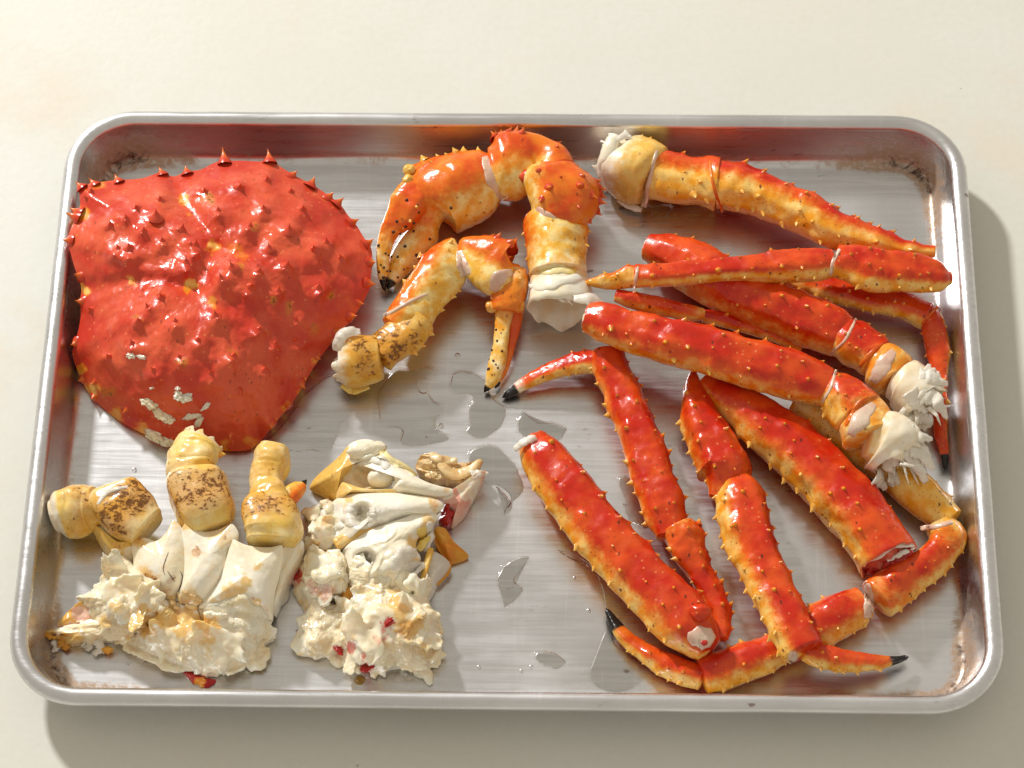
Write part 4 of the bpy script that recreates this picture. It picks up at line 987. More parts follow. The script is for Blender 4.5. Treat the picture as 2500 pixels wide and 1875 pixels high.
def build_leg_b():
    t = leg('red crab leg with torn white farther stump, tip against right tray wall', (1900, 800), Z4); f = Z4
    seg(t, 'thigh_segment', f, [(395, -50, 490, -195), (440, -15, 620, -170), (560, 95, 830, -110), (700, 170, 980, 0), (850, 245, 1140, 70), (1000, 305, 1290, 115), (1150, 365, 1420, 170), (1290, 420, 1495, 210), (1395, 448, 1535, 258)],
        [15, 16, 18, 17, 16], .9, ('round', 'round'), (95, .5, .95), nu=90, rows=[(-50, 5, .05, .98, 2.6, 14), (0, 6, .3, .98, 2.6, 20), (45, 6, .2, .98, 2.6, 12), (-85, 4, .0, .4, 2.6, 8)], ends=(.3, .15))
    seg(t, 'hip_segment', f, [(1400, 460, 1540, 248), (1450, 500, 1610, 290), (1520, 528, 1680, 350), (1560, 545, 1725, 395)], [17, 18], .9, ('round', 'round'), (100, -.1, .8), [0, 0, .1, .3], rows=[(0, 4, .1, .9, 2.0, 50), (-80, 3, .1, .9, 2.2, 10)], ends=(.1, .1))
    seg(t, 'second_segment', f, [(1550, 540, 1715, 390), (1575, 590, 1780, 400), (1620, 640, 1815, 430), (1670, 680, 1830, 480)], [18, 18], .9, ('round', 'round'), None, [.5, .6, .7, .6], [0, .0, .1, .3], mat=M_claw, ends=(.1, .1))
    seg(t, 'base_segment', f, [(1655, 670, 1840, 478), (1700, 715, 1895, 482), (1760, 765, 1935, 520), (1830, 810, 1975, 590)], [18, 18], .9, ('round', 'torn'), None, .25, [.25, .4, .6, .9], mat=M_wht, ends=(.1, .1), stain=[.2, .1, 0, 0])
    welt(t, 'joint_membrane', f, [(1625, 600, 30), (1680, 510, 35), (1745, 420, 31)], [5, 10, 3], M_joint)
    welt(t, 'joint_membrane', f, [(1550, 520, 28), (1600, 460, 32), (1650, 410, 30)], [3, 5, 3], M_claw)
    welt(t, 'joint_membrane', f, [(1400, 445, 28), (1480, 370, 31), (1540, 255, 28)], [2, 2.5, 2], M_joint)
    for pts, w in [([(1870, 560, 28), (1950, 575, 28), (2025, 605, 25)], [9, 8, 2]), ([(1880, 640, 28), (1960, 690, 26), (2025, 785, 20)], [10, 8, 2]), ([(1820, 640, 30), (1860, 700, 27), (1915, 755, 22)], [9, 8, 2]), ([(1900, 520, 27), (1960, 560, 26), (1990, 590, 24)], [7, 7, 3]), ([(1780, 730, 22), (1830, 790, 17), (1850, 830, 14)], [8, 9, 4]), ([(1860, 740, 20), (1900, 800, 14), (1880, 835, 12)], [9, 9, 5])]:
        ribbon(t, 'torn_membrane', f, pts, w, None, .7, .22, rag=.35)
    slivers(t, f, (1890, 660), 22, (-25, 95), 14, 5)
    seg(t, 'knee_segment', f, [(420, -30, 500, -150), (600, 20, 660, -90), (850, 60, 900, -40), (1100, 90, 1150, -10)], [10, 10], .85, ('round', 'round'), (90, .2, .7), rows=[(0, 4, .1, .9, 2, 20)])
    seg(t, 'shin_segment', f, [(1100, 60, 1200, -30), (1280, 130, 1390, 30), (1440, 190, 1530, 72), (1600, 228, 1690, 105), (1750, 262, 1830, 128), (1860, 305, 1960, 175)], [9, 10, 11, 11], .85, ('round', 'round'), (95, .2, .6), rows=[(72, 8, .1, .95, 2.6, 8), (10, 6, .1, .95, 2, 14), (-60, 4, .2, .9, 2.2, 8)])
    seg(t, 'leg_tip', f, [(1885, 270, 1970, 180), (1888, 330, 2015, 270), (1905, 420, 2040, 380), (1925, 510, 2035, 490), (1943, 600, 2025, 600), (1950, 700, 2022, 700), (1945, 800, 2022, 800), (1955, 880, 2028, 880), (1980, 960, 2034, 955), (1995, 1040, 2026, 1035)], [12, 11, 9, 7, 6, 5], .8, ('round', 'tip'), (-90, .3, .8), [0, 0, 0, .1, .3], nu=90, tip=[(0, 0), (.89, 0), (.95, .8), (1, 1)], rows=[(-40, 5, .05, .8, 2.4, 20), (80, 4, .05, .7, 2.2, 10)], ends=(.4, 2.5))
    welt(t, 'joint_membrane', f, [(1885, 290, 17), (1930, 235, 19), (1975, 190, 16)], [2, 3, 2], M_claw)

def build_leg_c():
    t = leg('thick red crab leg on top of the heap with torn white nearer stump', (1100, 600), Z4); f = Z4
    seg(t, 'thigh_segment', f, [(88, 342, 150, 165), (160, 375, 230, 160), (270, 418, 350, 205), (400, 465, 480, 232), (540, 510, 600, 262), (690, 552, 730, 285), (840, 598, 870, 322), (990, 648, 1030, 368), (1120, 685, 1170, 402), (1240, 712, 1310, 455), (1345, 716, 1425, 522)],
        [27, 29, 31, 31, 29, 27], .9, ('cut', 'round'), (100, .35, .85), nu=100, rows=[(-78, 6, .35, .98, 3.0, 6), (-25, 7, .12, .97, 2.8, 12), (28, 8, .05, .97, 3.0, 12), (65, 7, .05, .97, 2.4, 10)], ends=(.1, .15))
    seg(t, 'hip_segment', f, [(1352, 725, 1432, 520), (1375, 765, 1510, 540), (1415, 815, 1590, 590), (1455, 865, 1650, 655)], [28, 28], .9, ('round', 'round'), (85, -.05, .7), [0, .0, .1, .5], rows=[(0, 4, .1, .9, 2.2, 40), (85, 2, .1, .6, 3.2, 8)], ends=(.1, .1))
    seg(t, 'second_segment', f, [(1440, 850, 1650, 650), (1465, 905, 1695, 675), (1482, 960, 1725, 730), (1500, 990, 1735, 770)], [28, 27], .9, ('round', 'round'), None, [.45, .55, .65, .7], [0, 0, .05, .2], mat=M_claw, ends=(.1, .1))
    seg(t, 'base_segment', f, [(1480, 985, 1740, 765), (1535, 1030, 1800, 755), (1600, 1080, 1842, 790), (1665, 1130, 1850, 850)], [27, 25, 23], .9, ('round', 'torn'), None, [.4, .25, .2, .1], [.15, .4, .6, .9], [.2, .15, .1, 0], mat=M_wht, ends=(.1, .1), rows=[(75, 1, .02, .1, 3, 4)], spk='Y')
    welt(t, 'joint_membrane', f, [(1500, 880, 36), (1560, 790, 42), (1640, 700, 38)], [4, 11, 3], M_joint)
    welt(t, 'joint_membrane', f, [(1480, 830, 38), (1540, 720, 41), (1610, 660, 37)], [3, 4, 3], M_claw)
    welt(t, 'joint_membrane', f, [(1350, 715, 37), (1405, 620, 41), (1435, 525, 37)], [2, 3, 2], M_joint)
    for pts, w in [([(1800, 840, 36), (1870, 880, 34), (1945, 892, 30)], [9, 7, 1.6]), ([(1800, 900, 34), (1880, 960, 30), (1952, 1052, 24)], [11, 9, 3]), ([(1760, 930, 34), (1850, 1000, 28), (1910, 1122, 20)], [10, 9, 3]), ([(1740, 860, 38), (1740, 960, 32), (1700, 1060, 24)], [8, 9, 5]), ([(1640, 1080, 24), (1680, 1130, 18), (1690, 1165, 15)], [9, 7, 2]), ([(1720, 1000, 28), (1760, 1010, 26), (1800, 1035, 24)], [8, 5, 1.5]), ([(1700, 1080, 22), (1740, 1100, 18), (1720, 1140, 15)], [9, 8, 4])]:
        ribbon(t, 'torn_membrane', f, pts, w, None, .7, .22, rag=.35)
    slivers(t, f, (1790, 960), 29, (0, 110), 16, 6)
    seg(t, 'knee_segment', f, [(245, 170, 300, 100), (340, 205, 390, 112), (460, 235, 500, 132), (570, 258, 610, 162), (660, 268, 700, 185), (715, 262, 745, 205)], [24, 22, 19], .85, ('round', 'round'), (80, .4, .8), [0, 0, 0, 0, .8], rows=[(0, 5, .1, .9, 2, 40)], ends=(.3, .2))
    seg(t, 'shin_segment', f, [(720, 280, 760, 205), (860, 315, 900, 235), (1050, 370, 1090, 285), (1230, 430, 1270, 350)], [14, 12, 10], .85, ('round', 'round'), (90, .3, .8), rows=[(0, 5, .1, .9, 2, 40)])

def build_leg_d():
    t = leg('long orange crab leg bent round the near right corner of the tray', (1900, 1150), Z5); f = Z5
    seg(t, 'thigh_segment', f, [(1340, 320, 1440, 190), (1450, 410, 1570, 290), (1590, 520, 1720, 400), (1720, 620, 1860, 490), (1830, 720, 1975, 590), (1920, 790, 2070, 690), (2000, 835, 2135, 765)], [10, 10, 11, 11], .9, ('round', 'round'), (0, -1.2, -.2), .9, [.35, .2, .05, 0], [0, 0, .1, .1], rows=[(-85, 4, .5, .95, 2.2, 8)], ends=(.2, .1))
    seg(t, 'knee_segment', f, [(1945, 850, 2105, 792), (1958, 890, 2138, 850), (1925, 925, 2125, 925), (1860, 968, 2060, 1010), (1785, 1002, 1960, 1095), (1725, 1030, 1870, 1170), (1695, 1055, 1790, 1235)], [11, 12, 12], .88, ('round', 'round'), [(-90, .35, .85), (85, .55, .95)], [.9, .5, .1, .05, .15, .5], nu=80, rows=[(-85, 8, .15, .98, 2.8, 7), (0, 5, .2, .9, 2.0, 25), (80, 3, .5, .95, 2.4, 10)], ends=(.2, .2))
    welt(t, 'joint_membrane', f, [(1930, 830, 14), (2000, 820, 18), (2080, 800, 15)], [5, 5, 4], M_joint)
    seg(t, 'shin_segment', f, [(1655, 1072, 1682, 1262), (1570, 1100, 1620, 1310), (1480, 1150, 1550, 1350), (1390, 1210, 1440, 1395), (1290, 1280, 1340, 1430), (1190, 1318, 1240, 1490), (1060, 1365, 1110, 1542), (935, 1412, 975, 1572)], [11, 11, 10, 9, 9], .88, ('round', 'round'), [(-85, .25, .7), (88, .6, .95)], [.3, .05, 0, 0, 0, .1], nu=90, rows=[(-80, 12, .03, .98, 2.6, 8), (-40, 4, .1, .9, 1.8, 20), (82, 8, .1, .98, 2.4, 8)], ends=(.15, .2))
    welt(t, 'joint_membrane', f, [(1690, 1070, 19), (1700, 1150, 21), (1690, 1240, 15)], [3, 6, 4], M_joint)
    seg(t, 'leg_tip', f, [(935, 1432, 950, 1575), (860, 1405, 860, 1540), (770, 1368, 765, 1500), (680, 1325, 680, 1435), (605, 1270, 600, 1375), (560, 1215, 552, 1305), (528, 1185, 520, 1225)], [9, 9, 8, 6, 6], .85, ('round', 'tip'), (-88, .15, .6), [.1, .0, .05, .2, .3, .3], nu=80, tip=[(0, 0), (.70, 0.1), (.80, .42), (.86, .9), (1, 1)], stain=[.1, .1, .3, .6, .6], rows=[(-78, 6, .08, .7, 2.2, 8), (-20, 3, .05, .5, 2.2, 14)], ends=(.25, 3.0))

def build_leg_e():
    t = leg('red crab leg under the pile folded in a tight V, raw broken thigh end', (1500, 800), Z5); f = Z5
    seg(t, 'thigh_segment', f, [(920, 190, 985, 140), (970, 285, 1110, 180), (1050, 375, 1240, 240), (1160, 480, 1370, 320), (1280, 585, 1500, 420), (1390, 705, 1630, 545), (1490, 810, 1740, 650), (1570, 905, 1820, 760), (1625, 975, 1875, 845), (1650, 1015, 1908, 915)],
        [16, 15, 14, 14, 14], .9, ('round', 'cut'), (90, .25, .7), nu=100, rows=[(82, 9, .2, .99, 3.2, 6), (40, 6, .1, .95, 2.6, 12), (-10, 9, .15, .95, 2.2, 22), (-60, 4, .3, .9, 2, 12)], ends=(.2, .1), rawp=.75)
    # raw red flesh in the broken end
    for x, y, z, r, m in [(1800, 985, 14, 5.5, M_redbit), (1760, 1005, 10, 4.5, M_redbit), (1840, 950, 17, 4.5, M_redbit), (1720, 1010, 9, 3.5, M_redbit)]:
        ball(t, 'raw_flesh', f, (x, y), z, r, m, .35, 1.8, (1.2, .8, .8), 20, 28, {'pink': .2})
    ribbon(t, 'torn_membrane', f, [(1655, 975, 16), (1730, 960, 22), (1800, 910, 25), (1900, 905, 20)], [2, 3.5, 3, 2], None, .8, .2)
    ribbon(t, 'torn_membrane', f, [(1780, 975, 19), (1850, 940, 21), (1905, 912, 18)], [1.5, 3, 2], None, .7, .2, rag=.4)
    seg(t, 'knee_segment', f, [(888, 125, 928, 140), (862, 190, 955, 195), (845, 270, 1000, 265), (840, 355, 1055, 350), (865, 440, 1110, 430), (895, 520, 1150, 500), (920, 600, 1175, 560), (940, 670, 1120, 615), (955, 720, 1055, 660)], [17, 16, 15, 15], .88, ('round', 'round'), [(95, .5, .9), (0, 2, 3)], [0, 0, 0, 0, 0, .1, .3], nu=84, rows=[(88, 6, .25, .98, 2.8, 8), (30, 6, .1, .95, 2.6, 16), (-25, 5, .2, .9, 2.2, 14)], ends=(.3, .25), stain=[0, 0, 0, .05, .12, .3])
    seg(t, 'shin_segment', f, [(1040, 640, 1160, 570), (1022, 700, 1215, 630), (1020, 770, 1243, 720), (1035, 860, 1270, 840), (1065, 950, 1308, 950), (1125, 1060, 1348, 1045), (1175, 1165, 1392, 1145), (1220, 1255, 1430, 1225), (1260, 1330, 1465, 1295), (1310, 1415, 1490, 1350)], [17, 17, 18, 20, 22, 22], .9, ('round', 'round'), (88, .2, .6), nu=100, rows=[(82, 11, .08, .99, 3.0, 7), (-84, 9, .05, .99, 2.8, 7), (15, 6, .1, .95, 2.4, 20), (50, 5, .1, .95, 2.2, 12), (-35, 5, .1, .95, 2.2, 12)], ends=(.3, .15))
    welt(t, 'joint_pad', f, [(1338, 1398, 27), (1358, 1406, 27), (1378, 1408, 26)], [4, 7, 4], M_joint, .6)
    seg(t, 'leg_tip', f, [(1385, 1430, 1440, 1345), (1455, 1462, 1495, 1350), (1550, 1478, 1575, 1368), (1650, 1478, 1660, 1385), (1745, 1466, 1750, 1398), (1815, 1445, 1818, 1402), (1860, 1425, 1862, 1398)], [20, 17, 13, 9, 7], .85, ('round', 'tip'), (88, .2, .65), [.1, 0, 0, 0, .2, .4], nu=80, tip=[(0, 0), (.74, .05), (.80, .3), (.86, .7), (1, 1)], stain=[0, 0, .1, .4, .5], rows=[(80, 6, .1, .75, 2.2, 8), (0, 2, .1, .3, 2, 14)], ends=(.3, 4.2))

def build_leg_g():
    t = leg('red crab leg with thick cut thigh, nearest the middle of the tray', (600, 1000), Z5); f = Z5
    seg(t, 'thigh_segment', f, [(105, 470, 270, 418), (112, 530, 335, 470), (160, 610, 410, 540), (230, 720, 490, 635), (310, 830, 560, 735), (400, 945, 645, 830), (490, 1050, 745, 935), (580, 1150, 850, 1040), (670, 1245, 940, 1130), (760, 1330, 1000, 1200), (850, 1385, 1035, 1285), (900, 1400, 1045, 1330)],
        [15, 16, 17, 17, 17], .88, ('cut', 'round'), (92, .3, .8), nu=110, und=.06, rows=[(82, 9, .1, .97, 2.6, 8), (30, 9, .05, .97, 2.4, 14), (-30, 8, .05, .97, 2.6, 14), (-80, 6, .15, .9, 2.6, 7)], ends=(.1, .25), white=[(0, .35), (.025, 0), (1, 0)])
    welt(t, 'joint_pad', f, [(888, 1345, 22), (920, 1325, 24), (960, 1325, 24), (1000, 1345, 20)], [5, 12, 13, 6], M_joint, .7)
    ball(t, 'joint_socket', f, (958, 1345), 27.2, 1.6, M_redbit, .2, 1.4, (1, .9, .4), 12, 16)
    ball(t, 'joint_knob', f, (940, 1205), 29, 4.4, M_leg, .12, 1.3, (1.2, .9, .8), 18, 24)
    ribbon(t, 'torn_membrane', f, [(105, 475, 20), (150, 438, 24), (200, 420, 24)], [3, 4, 3], None, 1.0, .3, rag=.3)
    seg(t, 'knee_segment', f, [(1000, 1345, 1070, 1300), (985, 1250, 1075, 1235), (930, 1130, 1055, 1150), (870, 1030, 1015, 1060), (815, 950, 980, 955), (775, 890, 950, 860), (765, 845, 905, 805)], [13, 12, 14, 16], .88, ('round', 'round'), (-95, .5, .9), [0, 0, 0, 0, .1, .45], nu=80, rows=[(84, 10, .02, .98, 2.8, 6), (20, 5, .2, .95, 2.4, 18), (-60, 3, .5, .95, 3.0, 10)], ends=(.3, .2))
    seg(t, 'shin_segment', f, [(735, 900, 855, 830), (705, 830, 868, 745), (675, 740, 855, 655), (640, 640, 818, 565), (600, 505, 775, 440), (560, 380, 728, 320), (515, 265, 688, 225), (472, 160, 640, 130), (448, 90, 612, 70), (455, 45, 600, 35)], [14, 14, 14, 14, 15], .88, ('round', 'round'), [(-92, .55, .95)], nu=100, rows=[(-84, 11, .03, .97, 2.6, 6), (84, 11, .03, .97, 2.6, 6), (-35, 6, .05, .95, 2.2, 12), (25, 5, .05, .95, 2.0, 16)], ends=(.2, .2))
    seg(t, 'leg_tip', f, [(505, 20, 475, 135), (430, 28, 435, 138), (340, 50, 350, 148), (250, 85, 270, 170), (170, 128, 195, 195), (105, 175, 130, 222), (60, 212, 85, 240)], [14, 12, 9, 6, 4], .85, ('round', 'tip'), (-80, .2, .65), [.05, 0, 0, .05, .25, .4], nu=80, tip=[(0, 0), (.84, 0), (.90, .6), (1, 1)], white=[(0, 0), (.72, 0), (.82, .45), (.9, .5), (1, 0)], rows=[(-75, 3, .05, .4, 2.2, 8), (70, 2, .05, .3, 2.2, 8)], ends=(.2, 3.2))
build_leg_a(); build_leg_b(); build_leg_c(); build_leg_d(); build_leg_e(); build_leg_g()

# ================================================================== body quarters
def build_body_left():
    t = thing('crab_body_piece', U(Z6(np.array([1000., 1150.])), 1), 'creamy crab body quarter with three yellow brown-stained leg stubs in near left corner', 'crab body'); f = Z6
    rng = random.Random(21)
    # leg stubs
    seg(t, 'leg_stub', f, [(545, 345, 350, 560), (470, 330, 340, 620), (390, 312, 320, 650), (290, 305, 262, 685), (200, 345, 190, 680), (135, 420, 140, 640)], [19, 17, 15, 14], .88, ('round', 'round'), (-100, .2, .9), .2, [(0, .0), (.75, .0), (.9, .7), (1, .9)], [.5, .6, .6, .5, .3, 0], mat=M_yel, rings=(.07, 3), und=.1, ends=(.1, .3), pink=[(0, 0), (.9, 0), (1, .25)])
    seg(t, 'leg_base', f, [(875, 545, 545, 690), (800, 470, 455, 640), (730, 410, 400, 580), (660, 352, 365, 505), (600, 345, 400, 450)], [20, 21, 20], .92, ('round', 'round'), None, .15, None, [.35, .95, 1, .8, .4], mat=M_yel, ends=(.1, .15), box=4.0, und=.05, rings=(.02, 2))
    seg(t, 'leg_base', f, [(965, 615, 1270, 625), (910, 560, 1288, 570), (862, 480, 1290, 505), (835, 410, 1262, 430), (822, 350, 1228, 355), (860, 310, 1185, 300)], [22, 23, 22], .9, ('round', 'round'), None, .15, None, [.2, .6, .9, .9, .75, .4], mat=M_yel, ends=(.1, .15), box=3.8, und=.05, rings=(.02, 2.4))
    seg(t, 'leg_stub', f, [(860, 320, 1180, 315), (835, 268, 1160, 255), (840, 190, 1170, 190), (862, 120, 1190, 135), (905, 75, 1195, 100)], [21, 21, 20], .9, ('round', 'torn'), None, .1, [(0, 0), (.8, .0), (1, .5)], [.5, .5, .45, .25, 0], mat=M_yel, rings=(.06, 2.5), und=.1, ends=(.1, .1), rows=[(85, 1, .85, .95, 4, 4)], spk='Y')
    seg(t, 'leg_base', f, [(1310, 690, 1670, 720), (1303, 630, 1692, 650), (1295, 560, 1685, 600), (1288, 490, 1650, 530), (1330, 440, 1600, 455)], [22, 23, 22], .9, ('round', 'round'), None, .2, None, [.1, .3, .8, .95, .6], mat=M_yel, ends=(.1, .15), box=3.8, und=.05, rings=(.02, 2.4))
    seg(t, 'leg_stub', f, [(1325, 455, 1630, 480), (1340, 400, 1600, 415), (1352, 330, 1565, 355), (1355, 260, 1570, 300), (1358, 200, 1600, 245), (1375, 145, 1608, 185), (1405, 112, 1600, 130)], [22, 20, 19, 19], .9, ('round', 'round'), None, .35, None, [.5, .5, .45, .4, .4, .2], mat=M_yel, rings=(.06, 3), und=.12, ends=(.1, .25), box=3.0)
    seg(t, 'stub_horn', f, [(1480, 420, 1590, 500), (1570, 350, 1650, 460), (1640, 315, 1690, 400), (1675, 315, 1700, 350)], [19, 19, 19], .8, ('round', 'tip'), (-60, -.2, .6), .3, mat=M_claw, ends=(.1, .4), tip=[(0, 0), (.95, 0), (1, .7)])
    welt(t, 'joint_membrane', f, [(400, 470, 30), (470, 385, 34), (600, 352, 33)], [3, 5, 2], M_memb)
    # three fused white plates
    pl = dict(mat=M_wht, nr=50, nt=170, skirt=(.97, 7), und=.35, uns=.1)
    dome(t, 'white_plate', f, [(622, 690), (700, 672), (770, 690), (830, 640), (872, 566), (915, 590), (938, 640), (950, 720), (950, 850), (930, 960), (900, 1030), (850, 1060), (780, 1020), (700, 960), (640, 890), (625, 800)], [22, 23, 24, 25, 26, 26, 25, 24, 22, 20, 18, 17, 17, 18, 19, 21], (800, 800), 27, 2.4, base={'belly': .16}, paint={'belly': [(660, 690, 60, .6), (700, 900, 90, .45), (850, 600, 80, .4)], 'stain': [(665, 680, 30, .8), (740, 930, 60, .8), (870, 930, 40, .5), (820, 1010, 60, .6)]}, **pl)
    dome(t, 'white_plate', f, [(925, 640), (935, 600), (962, 576), (1000, 600), (1060, 632), (1140, 625), (1200, 600), (1245, 585), (1282, 640), (1270, 690), (1225, 745), (1195, 860), (1150, 960), (1080, 1050), (1000, 1100), (930, 1080), (905, 1030), (930, 950), (945, 840), (940, 740)], [25, 27, 28, 27, 26, 26, 27, 28, 27, 26, 25, 24, 22, 20, 18, 18, 19, 21, 23, 24], (1070, 790), 29, 2.4, base={'belly': .1}, paint={'belly': [(960, 590, 50, .6), (1150, 640, 120, .35), (1000, 1040, 90, .4)], 'stain': [(1025, 755, 35, .8), (1200, 665, 22, .6), (960, 1070, 50, .7)]}, **pl)
    dome(t, 'white_plate', f, [(1235, 690), (1260, 684), (1320, 712), (1400, 728), (1480, 730), (1540, 718), (1560, 730), (1555, 820), (1535, 920), (1512, 1000), (1500, 1090), (1492, 1180), (1420, 1150), (1300, 1115), (1180, 1110), (1050, 1110), (1040, 1090), (1100, 1020), (1160, 940), (1190, 860), (1215, 770)], [27, 28, 27, 26, 26, 27, 26, 24, 22, 20, 17, 15, 17, 19, 19, 18, 18, 21, 23, 25, 26], (1350, 890), 29, 2.4, base={'belly': .04}, paint={'belly': [(1260, 1000, 70, .55), (1190, 1040, 60, .5), (1330, 940, 50, .5), (1410, 840, 45, .5), (1400, 1130, 70, .5), (1120, 1085, 70, .5)], 'stain': [(1375, 1050, 16, .9), (1280, 1115, 30, .9), (1420, 1125, 50, .5)]}, **pl)
    # side wall on the right and flesh seen under the plates
    dome(t, 'side_wall', f, [(1560, 740), (1600, 710), (1680, 690), (1690, 760), (1660, 860), (1620, 940), (1560, 1060), (1510, 1160), (1500, 1080), (1530, 920)], [22, 21, 19, 15, 9, 5, 4, 6, 14, 18], (1580, 860), 19, 2.0, M_wht, fib=(110, .05, .5), und=.4, base={'belly': .15}, nt=110, nr=30)
    dome(t, 'flesh_flap', f, [(1500, 980), (1590, 960), (1595, 1020), (1555, 1085), (1510, 1090)], 4, (1550, 1020), 8, 2, M_memb, nt=60, nr=16, rag=4)
    dome(t, 'side_wall', f, [(365, 590), (420, 610), (520, 690), (600, 700), (620, 760), (610, 860), (540, 850), (500, 825), (460, 780), (400, 680)], [14, 17, 19, 20, 18, 13, 6, 3, 4, 9], (520, 740), 18, 2.0, M_yel, und=.5, base={'belly': .4}, nt=110, nr=30, paint={'flesh': [(590, 780, 100, .9)], 'pink': [(520, 720, 60, .35)]})
    # loose white flesh: masses, torn sheets and folds grown together
    begin()
    dome(t, 'flesh_mass', f, [(445, 905), (500, 838), (570, 850), (640, 890), (720, 950), (800, 1040), (870, 1090), (900, 1150), (820, 1200), (700, 1240), (600, 1290), (540, 1310), (440, 1290), (360, 1230), (340, 1140), (280, 1045), (350, 1010), (400, 960)], [8, 14, 17, 18, 18, 18, 17, 14, 10, 6, 3, 2, 3, 4, 6, 8, 9, 9], (610, 1060), 23, 2.0, M_meat, 70, 220, rag=16, ragf=.7, fib=(125, .035, 1.2), und=1.6, uns=.09, base={'belly': .38}, paint={'belly': [(820, 1160, 110, .62), (700, 1190, 100, .55), (600, 1240, 60, .5), (760, 1100, 60, .4)]})
    dome(t, 'flesh_mass', f, [(560, 1320), (640, 1260), (760, 1215), (900, 1190), (1040, 1180), (1150, 1165), (1300, 1140), (1420, 1170), (1490, 1200), (1510, 1280), (1450, 1330), (1430, 1400), (1300, 1480), (1200, 1520), (1100, 1545), (1020, 1520), (900, 1470), (760, 1420), (640, 1370)], [2, 8, 12, 14, 15, 16, 16, 15, 13, 8, 5, 2, 2, 2, 2, 2, 2, 2, 2], (1060, 1270), 17, 2.2, M_meat, 74, 260, rag=18, ragf=.6, fib=(62, .035, .9), und=1.5, uns=.09, base={'belly': .12}, paint={'belly': [(930, 1190, 90, .55), (1060, 1200, 70, .65), (1130, 1215, 40, .7), (1100, 1290, 60, .5), (760, 1260, 60, .3)], 'pink': [(1050, 1530, 60, .5)]})
    # folds of skin over the flesh
    for pts, w, m in [([(1060, 1150, 21), (1200, 1130, 23), (1350, 1140, 22), (1470, 1190, 17)], [8, 15, 15, 6], M_wht), ([(1130, 1230, 20), (1230, 1195, 21), (1380, 1220, 19), (1500, 1290, 11)], [5, 10, 10, 3], M_memb), ([(760, 1230, 17), (850, 1290, 17), (920, 1360, 14), (1000, 1390, 9)], [9, 15, 13, 7], M_memb), ([(900, 1200, 18), (960, 1290, 17), (1010, 1390, 11), (1035, 1500, 5)], [8, 10, 8, 5], M_memb),
                      ([(700, 1250, 14), (770, 1330, 13), (860, 1390, 9)], [6, 10, 6], M_wht), ([(1250, 1250, 17), (1210, 1330, 13), (1160, 1420, 8)], [8, 10, 6], M_memb), ([(1420, 1290, 12), (1320, 1370, 8), (1290, 1470, 4)], [6, 13, 6], M_memb), ([(570, 1330, 5), (700, 1390, 6), (880, 1460, 5), (1010, 1475, 5)], [6, 9, 9, 5], M_wht), ([(1060, 1470, 6), (1200, 1450, 7), (1360, 1390, 6)], [6, 12, 8], M_memb),
                      ([(700, 990, 22), (740, 1060, 22), (790, 1095, 19)], [7, 13, 8], M_wht), ([(600, 900, 21), (640, 960, 23), (620, 1030, 23), (650, 1100, 21)], [4, 6, 5, 3], M_memb), ([(1430, 1340, 5), (1400, 1420, 4), (1330, 1475, 3)], [8, 12, 6], M_memb)]:
        welt(t, 'flesh_fold', f, pts, w, m, 1.8, rag=.2)
    shards(t, f, [(rng.gauss(580, 90), rng.gauss(1030, 60)) for _ in range(12)], rng, (9, 15), tilt=(.03, .22))
    shards(t, f, [(rng.gauss(520, 60), rng.gauss(900, 15)) for _ in range(4)], rng, (9, 14), ang=130)
    shards(t, f, [(rng.uniform(380, 620), rng.uniform(1150, 1280)) for _ in range(9)], rng, (6, 10), tilt=(.05, .35))
    shards(t, f, [(rng.uniform(760, 1330), rng.uniform(1250, 1370)) for _ in range(6)], rng, (9, 14), ang=-60, tilt=(.0, .1), long=(1.6, 2.6))
    shards(t, f, [(rng.uniform(1050, 1400), rng.uniform(1200, 1270)) for _ in range(3)], rng, (8, 12), tilt=(.0, .1), long=(1.4, 2.2))
    for q in ((860, 1110), (930, 1140), (1000, 1150)): ball(t, 'flesh_lump', f, q, 10, 9, M_meat, .2, 1.3, (1.2, .9, .8))
    flakes(t, f, [(rng.gauss(560, 90), rng.gauss(1030, 60)) for _ in range(4)], rng, (7, 12))
    melt(t, 'flesh_mass', f, M_meat, {'belly': [(820, 1160, 110, .7), (700, 1190, 100, .6), (600, 1240, 60, .55), (760, 1100, 60, .45), (930, 1190, 90, .6), (1060, 1200, 70, .7), (1130, 1215, 40, .75), (1100, 1290, 60, .5), (760, 1300, 50, .35), (520, 1100, 60, .35), (440, 1200, 50, .45), (860, 1380, 40, .35)], 'pink': [(1050, 1530, 60, .5)]}, {'belly': .03})
    flakes(t, f, [(rng.uniform(850, 1060), rng.uniform(1010, 1180)) for _ in range(14)], rng, (2, 4), mat=M_gill, ang=-30)
    # mouth-part end poking to the left
    dome(t, 'pink_shell_shard', f, [(150, 1215), (210, 1140), (290, 1070), (340, 1080), (365, 1130), (360, 1180), (260, 1200), (190, 1225)], [5, 8, 10, 10, 9, 7, 6, 5], (270, 1140), 10, 2, M_pinkskin, 24, 80, base={'pink': .25}, paint={'belly': [(200, 1160, 60, .8), (290, 1080, 40, .7)]}, dz=lambda P: -3.5 * np.exp(-((P[..., 0] - 290) ** 2 + (P[..., 1] - 1140) ** 2) / 3500.))
    dome(t, 'pale_shell_shard', f, [(52, 1278), (100, 1245), (200, 1222), (320, 1190), (430, 1180), (520, 1230), (540, 1310), (450, 1320), (380, 1345), (300, 1330), (220, 1340), (160, 1300), (100, 1295)], [3, 5, 8, 10, 12, 11, 5, 3, 3, 3, 3, 4, 3], (320, 1250), 12, 2, M_meat, 36, 130, rag=10, fib=(-10, .05, .8), und=.8, base={'belly': .12}, paint={'stain': [(80, 1280, 70, 1.), (190, 1320, 60, 1.)], 'belly': [(100, 1270, 90, .8), (210, 1310, 80, .8)]})
